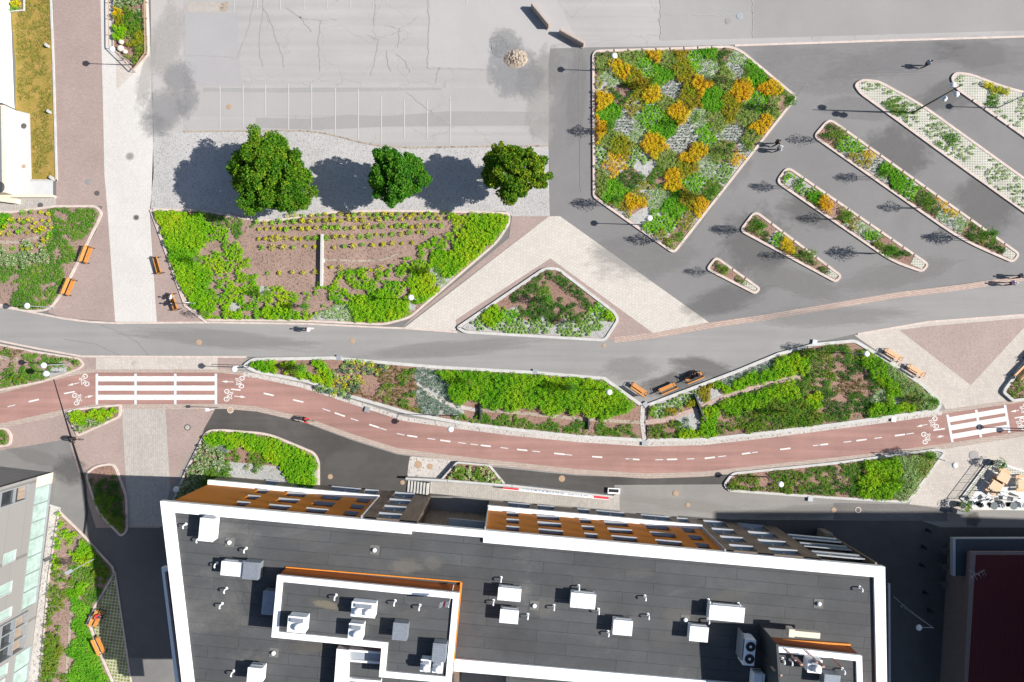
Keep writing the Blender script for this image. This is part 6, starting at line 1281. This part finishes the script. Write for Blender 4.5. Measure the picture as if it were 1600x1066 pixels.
# ------------------------------------------------------------------ people and bicycles
m_skin = plain('skin', (.45, .25, .17), .6)
def skinned(name, verts, edges, radii, mat, parent, sub=2, root=0):
    me = bpy.data.meshes.new(name); me.from_pydata([tuple(v) for v in verts], edges, []); me.update(); o = bpy.data.objects.new(name, me); C.objects.link(o); me.materials.append(mat)
    if parent: o.parent = parent
    md = o.modifiers.new('skin', 'SKIN'); md.use_smooth_shade = True
    if not me.skin_vertices: me.attributes.new('x', 'FLOAT', 'POINT')
    for i, r in enumerate(radii): me.skin_vertices[0].data[i].radius = (r, r) if not isinstance(r, tuple) else r
    me.skin_vertices[0].data[root].use_root = True
    sb_ = o.modifiers.new('sub', 'SUBSURF'); sb_.levels = sub; sb_.render_levels = sub
    return o
POSE = {}
def rig(pose):
    V_ = {}
    if pose == 'walk': V_.update(pel=(0, 0, .93), che=(.03, 0, 1.22), nek=(.04, 0, 1.45), hea=(.06, 0, 1.58), top=(.05, 0, 1.70), sl=(.03, .19, 1.40), el=(-.10, .25, 1.15), wl=(-.02, .26, .92), sr=(.03, -.19, 1.40), er=(.10, -.25, 1.14), wr=(.24, -.23, .95),
                                  hl=(0, .10, .90), kl=(.20, .11, .50), al=(.28, .11, .09), tl=(.42, .12, .04), hr=(0, -.10, .90), kr=(-.05, -.11, .48), ar=(-.34, -.11, .14), tr=(-.24, -.12, .03))
    elif pose == 'stand': V_.update(pel=(0, 0, .93), che=(.01, 0, 1.22), nek=(.02, 0, 1.45), hea=(.05, 0, 1.58), top=(.04, 0, 1.70), sl=(0, .19, 1.40), el=(-.02, .25, 1.13), wl=(.08, .25, .90), sr=(0, -.19, 1.40), er=(-.02, -.26, 1.13), wr=(.10, -.24, .91),
                                  hl=(0, .10, .90), kl=(.02, .12, .48), al=(-.02, .13, .09), tl=(.14, .15, .04), hr=(0, -.10, .90), kr=(.04, -.12, .48), ar=(.02, -.13, .09), tr=(.18, -.15, .04))
    elif pose == 'sit': V_.update(pel=(0, 0, .56), che=(-.04, 0, .84), nek=(-.02, 0, 1.08), hea=(.04, 0, 1.21), top=(.04, 0, 1.33), sl=(-.03, .19, 1.02), el=(.06, .25, .78), wl=(.28, .18, .68), sr=(-.03, -.19, 1.02), er=(.06, -.25, .78), wr=(.28, -.15, .68),
                                hl=(.03, .10, .54), kl=(.46, .12, .52), al=(.44, .12, .09), tl=(.58, .13, .04), hr=(.03, -.10, .54), kr=(.46, -.14, .52), ar=(.50, -.14, .09), tr=(.64, -.15, .04))
    else: V_.update(pel=(-.18, 0, 1.00), che=(.02, 0, 1.22), nek=(.17, 0, 1.38), hea=(.27, 0, 1.48), top=(.30, 0, 1.60), sl=(.12, .19, 1.34), el=(.28, .25, 1.12), wl=(.50, .22, 1.02), sr=(.12, -.19, 1.34), er=(.28, -.25, 1.12), wr=(.50, -.22, 1.02),
                  hl=(-.16, .09, .97), kl=(.20, .11, .74), al=(.06, .11, .34), tl=(.20, .12, .28), hr=(-.16, -.09, .97), kr=(.12, -.11, .56), ar=(-.10, -.11, .20), tr=(.04, -.12, .13))
    return {k: Vector(v) for k, v in V_.items()}
def person(loc, rz, pose, top, legs, hair, label, hat=False, s=1.0, z=0, group=None):
    j = rig(pose); o = empty('person', Vector(loc)+Vector((0, 0, z)), rz, label, 'person', group); o.scale = (s, s, s)
    V_ = []; E = []; Rr = []; idx = {}
    def v(n, p, r): idx[n] = len(V_); V_.append(p); Rr.append(r); return idx[n]
    for n, r in (('pel', (.15, .11)), ('che', (.155, .105)), ('nek', .055), ('hea', (.088, .10)), ('top', .075), ('sl', .06), ('el', .045), ('wl', .032), ('sr', .06), ('er', .045), ('wr', .032), ('hl', .09), ('kl', .062), ('al', .042), ('tl', .035), ('hr', .09), ('kr', .062), ('ar', .042), ('tr', .035)): v(n, j[n], r)
    for a, b in (('pel', 'che'), ('che', 'nek'), ('nek', 'hea'), ('hea', 'top'), ('che', 'sl'), ('sl', 'el'), ('el', 'wl'), ('che', 'sr'), ('sr', 'er'), ('er', 'wr'), ('pel', 'hl'), ('hl', 'kl'), ('kl', 'al'), ('al', 'tl'), ('pel', 'hr'), ('hr', 'kr'), ('kr', 'ar'), ('ar', 'tr')): E.append((idx[a], idx[b]))
    nn = v('nose', j['hea']+Vector((.10, 0, -.01)), .014); E.append((idx['hea'], nn))
    for sd in ('l', 'r'):
        sg = 1 if sd == 'l' else -1; w_ = j['w'+sd]; d = (w_-j['e'+sd]).normalized(); pm = v('p'+sd, w_+d*.06, .026); E.append((idx['w'+sd], pm)); side = d.cross(Vector((0, sg, 0))).normalized()
        for k, (off, ln) in enumerate(((-.027, .065), (-.009, .078), (.009, .074), (.027, .058))):
            b = V_[pm]+d*.03+side*off; f1 = v('f%s%d' % (sd, k), b+d*ln*.5, .009); f2 = v('g%s%d' % (sd, k), b+d*ln+Vector((0, -sg*.015, -.01)), .007); E += [(pm, f1), (f1, f2)]
        th = v('t_'+sd, w_+d*.05+side*.045, .010); th2 = v('u_'+sd, w_+d*.09+side*.055, .008); E += [(pm, th), (th, th2)]
    skinned('body', V_, E, Rr, m_skin, o)
    def sub(name, keys, mat, gr):
        vs = []; ed = []; rr = []; ix = {}
        for a, ra in keys: ix[a] = len(vs); vs.append(j[a] if isinstance(a, str) else a); rr.append(ra)
        for a, b in gr: ed.append((ix[a], ix[b]))
        return skinned(name, vs, ed, rr, mat, o)
    sub('shirt', [('pel', (.175, .135)), ('che', (.185, .135)), ('nek', .075), ('sl', .078), ('el', .060), ('wl', .045), ('sr', .078), ('er', .060), ('wr', .045)], top, [('pel', 'che'), ('che', 'nek'), ('che', 'sl'), ('sl', 'el'), ('el', 'wl'), ('che', 'sr'), ('sr', 'er'), ('er', 'wr')])
    sub('trousers', [('pel', (.17, .13)), ('hl', .11), ('kl', .08), ('al', .06), ('hr', .11), ('kr', .08), ('ar', .06)], legs, [('pel', 'hl'), ('hl', 'kl'), ('kl', 'al'), ('pel', 'hr'), ('hr', 'kr'), ('kr', 'ar')])
    m = MB(); h = j['hea']*.45+j['top']*.55
    m.ball(h+Vector((-.015, 0, .015)), .105, (1.0, .88, .85), 14, 10); m.build('hat' if hat else 'hair', hair, o, True)
    return o
cl = lambda n, c: plain(n, c, .8, 0, .08, 6)
c_blu, c_wht, c_blk, c_lil, c_red, c_gry, c_nav, c_jean = cl('blue_grey_cloth', (.20, .27, .35)), cl('white_cloth', (.62, .62, .62)), cl('black_cloth', (.015, .014, .016)), cl('lilac_cloth', (.50, .40, .55)), cl('red_cloth', (.42, .02, .03)), cl('grey_cloth', (.20, .20, .22)), cl('navy_cloth', (.02, .025, .05)), cl('jeans', (.06, .08, .13))
h_dk, h_br, h_gr = cl('dark_hair', (.01, .008, .007)), cl('brown_hair', (.06, .03, .015)), cl('pale_hat', (.65, .63, .6))
person(P(1441, 105), R(15), 'walk', c_blu, c_navy if 'c_navy' in globals() else c_nav, h_dk, 'person in blue-grey shirt walking alone on the dark asphalt'); person(P(1209, 227), R(20), 'walk', c_blk, c_blk, h_dk, 'person in black walking beside the patchwork bed'); person(P(1212, 236), R(10), 'walk', c_wht, c_jean, h_gr, 'person in white walking beside the one in black', True)
person(P(486, 515), R(180), 'walk', c_lil, c_wht, h_br, 'person in lilac and white walking on the grey road'); person(P(1584, 433), R(10), 'walk', c_gry, c_blk, h_br, 'walker in grey at the right edge, above the cobble strip'); person(P(1571, 444), R(8), 'walk', c_lil, cl('wine_cloth', (.16, .03, .05)), h_gr, 'walker with white hat on the road near the right edge', True)
person(P(273, 465), R(163), 'sit', c_wht, c_wht, h_br, 'person in white sitting on the bench by the lime green bed'); person(P(275, 475), R(163), 'sit', c_blk, c_jean, h_dk, 'person in dark clothes sitting next to the one in white')
person(P(1080, 590), R(113), 'sit', c_blk, c_nav, h_dk, 'left of two people in dark clothes on the bench by the right-hand bed'); person(P(1087, 587), R(113), 'sit', c_nav, c_blk, h_br, 'right of two people in dark clothes on the bench by the right-hand bed'); person(P(157, 959), R(-27), 'sit', c_red, c_nav, h_dk, 'person in red sitting on the bench on the grid paving')
def bicycle(loc, rz, label, mat):
    o = empty('bicycle', loc, rz, label, 'bicycle', 'bicycles'); q = Matrix.Rotation(R(90), 3, 'X')
    for x in (-.52, .52):
        m = MB(); m.torus((x, 0, .34), .32, .02, q, 24, 6); w_ = m.build('wheel', m_black, o); m = MB()
        for k in range(8): a = k*math.pi/4; m.tube((x, 0, .34), (x+.31*math.cos(a), 0, .34+.31*math.sin(a)), .003, n=4)
        m.build('spokes', m_steel, w_)
    m = MB(); m.path([(-.52, 0, .34), (-.08, 0, .32), (.40, 0, .78), (-.20, 0, .80), (-.52, 0, .34)], .02, 6); m.tube((-.08, 0, .32), (-.24, 0, .92), .018, n=6); m.tube((.52, 0, .34), (.38, 0, .95), .018, n=6); m.box((-.08, 0, .32), (.04, .34, .04)); m.build('frame', mat, o)
    m = MB(); m.path([(.30, -.26, .98), (.40, -.1, 1.0), (.40, .1, 1.0), (.30, .26, .98)], .016, 6); m.build('handlebar', m_black, o); m = MB(); m.ball((-.24, 0, .95), .12, (1.1, .6, .3)); m.build('saddle', m_black, o)
for (x, y, a, tp, lg, lab, lb2, fm) in ((481, 654, -20, c_red, c_blk, 'cyclist in red riding along the red cycle path', 'bicycle of the rider in red on the cycle path', m_steel), (121, 685, -8, c_blk, c_blk, 'cyclist in black below the small bed by the crossing', 'bicycle of the rider in black by the small bed', m_black)):
    bicycle(P(x, y), R(a), lb2, fm); person(P(x, y), R(a), 'ride', tp, lg, h_dk, lab, group='cyclists')
# litter bin
o = empty('litter_bin', P(1490, 797), R(-15), 'grey litter bin with black lid at the lower corner of the cafe terrace', 'litter bin'); m = MB(); m.box((0, 0, .45), (.62, .48, .9)); m.box((0, 0, .05), (.68, .54, .1)); m.build('casing', plain('bin_grey', (.18, .16, .17)), o); m = MB(); m.box((.36, -.05, .92), (.28, .5, .06)); m.box((0, 0, .93), (.5, .4, .05)); m.build('lid', c_gry, o)

# ------------------------------------------------------------------ cafe terrace
deck = [(1499, 779), (1546, 717), (1600, 735), (1760, 780), (1760, 800), (1520, 796)]
m = MB(); m.prism(px(deck), 0, .12); m.build('cafe_deck', plain('white_deck', (.50, .50, .49), .7, 0, .1, .6), kind='structure')
m = MB()
for poly in ([(1503, 778), (1545, 722), (1552, 726), (1512, 784)], [(1550, 722), (1600, 738), (1600, 745), (1553, 730)]): m.sheet(px(poly), .13)
m.build('grid_border', gridmat(), kind='structure')
f = empty('terrace_railing', (0, 0, 0), 0, 'dark low railing along the left side of the cafe terrace', 'railing'); p, q = P(1497, 779), P(1543, 718); m = MB(); m.tube((p.x, p.y, .95), (q.x, q.y, .95), .03); m.tube((p.x, p.y, .2), (q.x, q.y, .2), .02); m.build('rail', m_black, f); m = MB()
for i in range(26): c = p.lerp(q, i/25); m.tube((c.x, c.y, 0), (c.x, c.y, .95), .028 if i % 5 == 0 else .012, n=6)
m.build('post', m_black, f)
for x, y, a, lab in ((1561, 744, R(-28), 'tan picnic table on the cafe terrace, the upper one'), (1549, 758, R(-32), 'tan picnic table on the cafe terrace, the lower left one'), (1592, 754, R(2), 'tan picnic table on the cafe terrace at the right edge')):
    o = empty('picnic_table', P(x, y, .12), a, lab, 'table', 'wooden tables on the terrace'); m = MB()
    for k in range(6): m.box((0, -.42+.168*k, .74), (1.25, .16, .04))
    m.build('table_top', m_tan, o); m = MB()
    for s in (-1, 1):
        m = MB(); m.box((0, s*.72-.08, .45), (1.25, .15, .04)); m.box((0, s*.72+.08, .45), (1.25, .15, .04)); m.box((0, s*.72, .42), (.08, .3, .03)); m.build('seat', m_bpale, o)
    for s in (-1, 1): m = MB(); m.box((s*.5, 0, .40), (.06, 1.5, .06)); m.box((s*.5, -.35, .36), (.06, .08, .72), 0, R(12)); m.box((s*.5, .35, .36), (.06, .08, .72), 0, R(-12)); m.build('leg', m_tan, o)
def cafe_table(x, y, lab):
    o = empty('cafe_table', P(x, y, .12), 0, lab, 'table', 'round cafe tables'); m = MB(); m.tube((0, 0, .72), (0, 0, .75), .42, n=8); m.build('table_top', plain('slate_top', (.06, .08, .09)) if 'slate_top' not in bpy.data.materials else bpy.data.materials['slate_top'], o); m = MB(); m.tube((0, 0, .03), (0, 0, .72), .03); m.tube((0, 0, 0), (0, 0, .03), .25, n=12); m.build('leg', m_black, o)
for x, y, lab in ((1546, 788, 'dark octagonal cafe table, the left of three'), (1576, 788, 'dark octagonal cafe table, the middle of three'), (1603, 789, 'dark octagonal cafe table, the right of three'), ): cafe_table(x, y, lab)
ci = 0
def cafe_chair(x, y, a, mat, lab):
    o = empty('cafe_chair', P(x, y, .12), a, lab, 'chair', 'cafe chairs'); m = MB(); m.box((0, 0, .45), (.42, .42, .04)); m.build('seat', mat, o); m = MB(); m.box((-.2, 0, .68), (.03, .40, .28)); m.build('backrest', mat, o)
    for sx in (-1, 1):
        for sy in (-1, 1): m = MB(); m.tube((sx*.18, sy*.18, 0), (sx*.18, sy*.18, .45), .014, n=6); m.build('leg', m_black, o)
for x, y, a, mt, lab in ((1532, 785, 20, m_unit, 'white cafe chair facing the left octagonal table'), (1524, 786, 160, m_black, 'dark cafe chair at the left end of the row'), (1556, 790, 200, m_unit, 'white cafe chair between the left and middle tables'), (1562, 788, 20, m_black, 'dark cafe chair between the left and middle tables'), (1584, 789, 190, m_unit, 'white cafe chair right of the middle table'), (1595, 788, 0, m_unit, 'white cafe chair left of the right table'),
                       (1552, 779, 100, m_black, 'dark cafe chair above the row of octagonal tables'), (1565, 770, 60, m_steel, 'grey cafe chair below the picnic tables'), (1572, 778, 270, m_black, 'dark cafe chair above the middle table'), (1588, 780, 250, m_steel, 'grey cafe chair above the gap right of the middle table'), (1519, 779, 300, m_unit, 'white cafe chair by the railing'), (1540, 777, 130, m_steel, 'grey cafe chair below the lower left picnic table')): cafe_chair(x, y, R(a), mt, lab)
def potted(x, y, r, h, lab, mat):
    o = empty('potted_shrub', P(x, y, .1), 0, lab, 'potted shrub'); m = MB(); m.tube((0, 0, 0), (0, 0, .5), .28, .36, 14); m.build('pot', m_dark, o)
    c = mounds(np.array([0., .1, -.1]), np.array([0., .1, -.05]), r, h, 130, 77+int(x), .1); c[:, 2] += .45; me = leafmesh('foliage', c, .13, .4, .6, 5); me.materials.append(mat); f_ = bpy.data.objects.new('foliage', me); C.objects.link(f_); f_.parent = o
potted(1552, 723, .62, 1.3, 'dark leafy shrub in a pot at the top corner of the cafe terrace', L['M']); potted(1500, 788, .55, 1.0, 'green shrub in a dark pot at the lower left corner of the terrace', L['X'])
o = empty('parasol', P(1566, 768, .12), 0, 'slim folded parasol standing on the cafe terrace', 'parasol'); m = MB(); m.tube((0, 0, 0), (0, 0, 2.4), .025); m.tube((0, 0, 0), (0, 0, .08), .3, n=14); m.build('pole', m_steel, o); m = MB(); m.tube((0, 0, 1.1), (0, 0, 2.4), .16, .04, 10); m.build('canopy', m_unitg, o)
# bollards and planters in the alley
for i, (x, y, lab) in enumerate(((1448, 828, 'topmost'), (1441, 854, 'second from the top'), (1438, 882, 'third from the top'), (1443, 925, 'fourth from the top'), (1450, 953, 'lowest'))):
    m = MB(); m.tube((0, 0, 0), (0, 0, .8), .16, .14, 12); m.ball((0, 0, .8), .14, (1, 1, .5), 12, 6); o = m.build('bollard', m_black, label='dark bollard in the shaded alley, ' + lab + ' of five', cat='bollard', group='bollards in the alley'); o.location = P(x, y)
for x, y, lab in ((1471, 858, 'upper'), (1470, 883, 'middle'), (1469, 910, 'lowest')):
    m = MB(); m.tube((0, 0, 0), (0, 0, .72), .04, n=8); m.tube((0, 0, .72), (0, 0, .76), .36, n=18); m.tube((0, 0, 0), (0, 0, .04), .24, n=14); o = m.build('bistro_table', m_iron, label='pale round bistro table in the shaded alley, ' + lab + ' of three', cat='table', group='bistro tables in the alley'); o.location = P(x, y)
cable = MB(); pts = [P(1396, 932, 5.6), P(1420, 953, 5.4), P(1459, 982, 5.5)]; cable.path(pts, .02, 5); cable.build('overhead_cable', m_sill, label='thin overhead cable across the shaded alley', cat='cable')
m = MB(); m.prism([PZ(x, y, 4) for x, y in [(1388, 912), (1391, 912), (1392, 1120), (1389, 1120)]], 3.8, 4.0, True, True); m.build('gutter', m_sill, BLD)
# railings on the narrow bed
f = empty('bed_railing', (0, 0, 0), 0, 'thin wooden railing around the narrow top left bed', 'railing'); m = MB()
strip(m, [(174, -60), (175, 76), (212, 113)], .06, .55, .62); strip(m, [(230, -60), (231, 86), (213, 112)], .06, .55, .62); m.build('rail', m_stake, f); m = MB()
for x, y in ((174, 5), (174.5, 30), (175, 55), (175, 76), (193, 95), (212, 113), (231, 5), (231, 30), (231, 58), (231, 86)): p = P(x, y); m.tube((p.x, p.y, 0), (p.x, p.y, .6), .035, n=6)
m.build('post', m_stake, f)
# drain gully slabs across the kerbs
m = MB()
for x, y, a in ((530, 559, 3), (836, 581, 6), (1272, 535, 10), (574, 640, 18), (1006, 692, 0), (1395, 655, 8), (1265, 779, 5), (1008, 632, -40)): c = P(x, y); m.box((c.x, c.y, .10), (.5, .55, .22), R(-a))
m.build('gully_slabs', m_steel, kind='structure')

stains([(635, 885, 30, 14, (.22, .21, .19), .4), (675, 880, 18, 14, (.22, .21, .19), .3), (475, 840, 30, 10, (.15, .145, .14), .3), (850, 950, 22, 18, (.20, .195, .18), .3), (960, 890, 50, 14, (.13, .128, .125), .2), (1000, 895, 24, 10, (.20, .19, .175), .2), (1060, 965, 30, 20, (.19, .18, .16), .3), (1035, 1000, 24, 16, (.16, .155, .14), .2), (1330, 960, 40, 40, (.11, .11, .115), .2),
        (1140, 930, 40, 12, (.2, .195, .18), .2), (500, 1010, 40, 10, (.17, .155, .13), .3), (470, 1010, 24, 12, (.16, .15, .13), .2), (580, 850, 120, 12, (.12, .12, .118), .4), (350, 990, 40, 40, (.10, .10, .102), .2), (850, 1010, 120, 22, (.10, .10, .103), .2)], ZR+.04, .012)
stains([(510, 945, 30, 8, (.19, .17, .13), .7), (640, 960, 40, 14, (.13, .13, .128), .5), (600, 975, 30, 10, (.12, .12, .12), .5)], 12.84, .012)
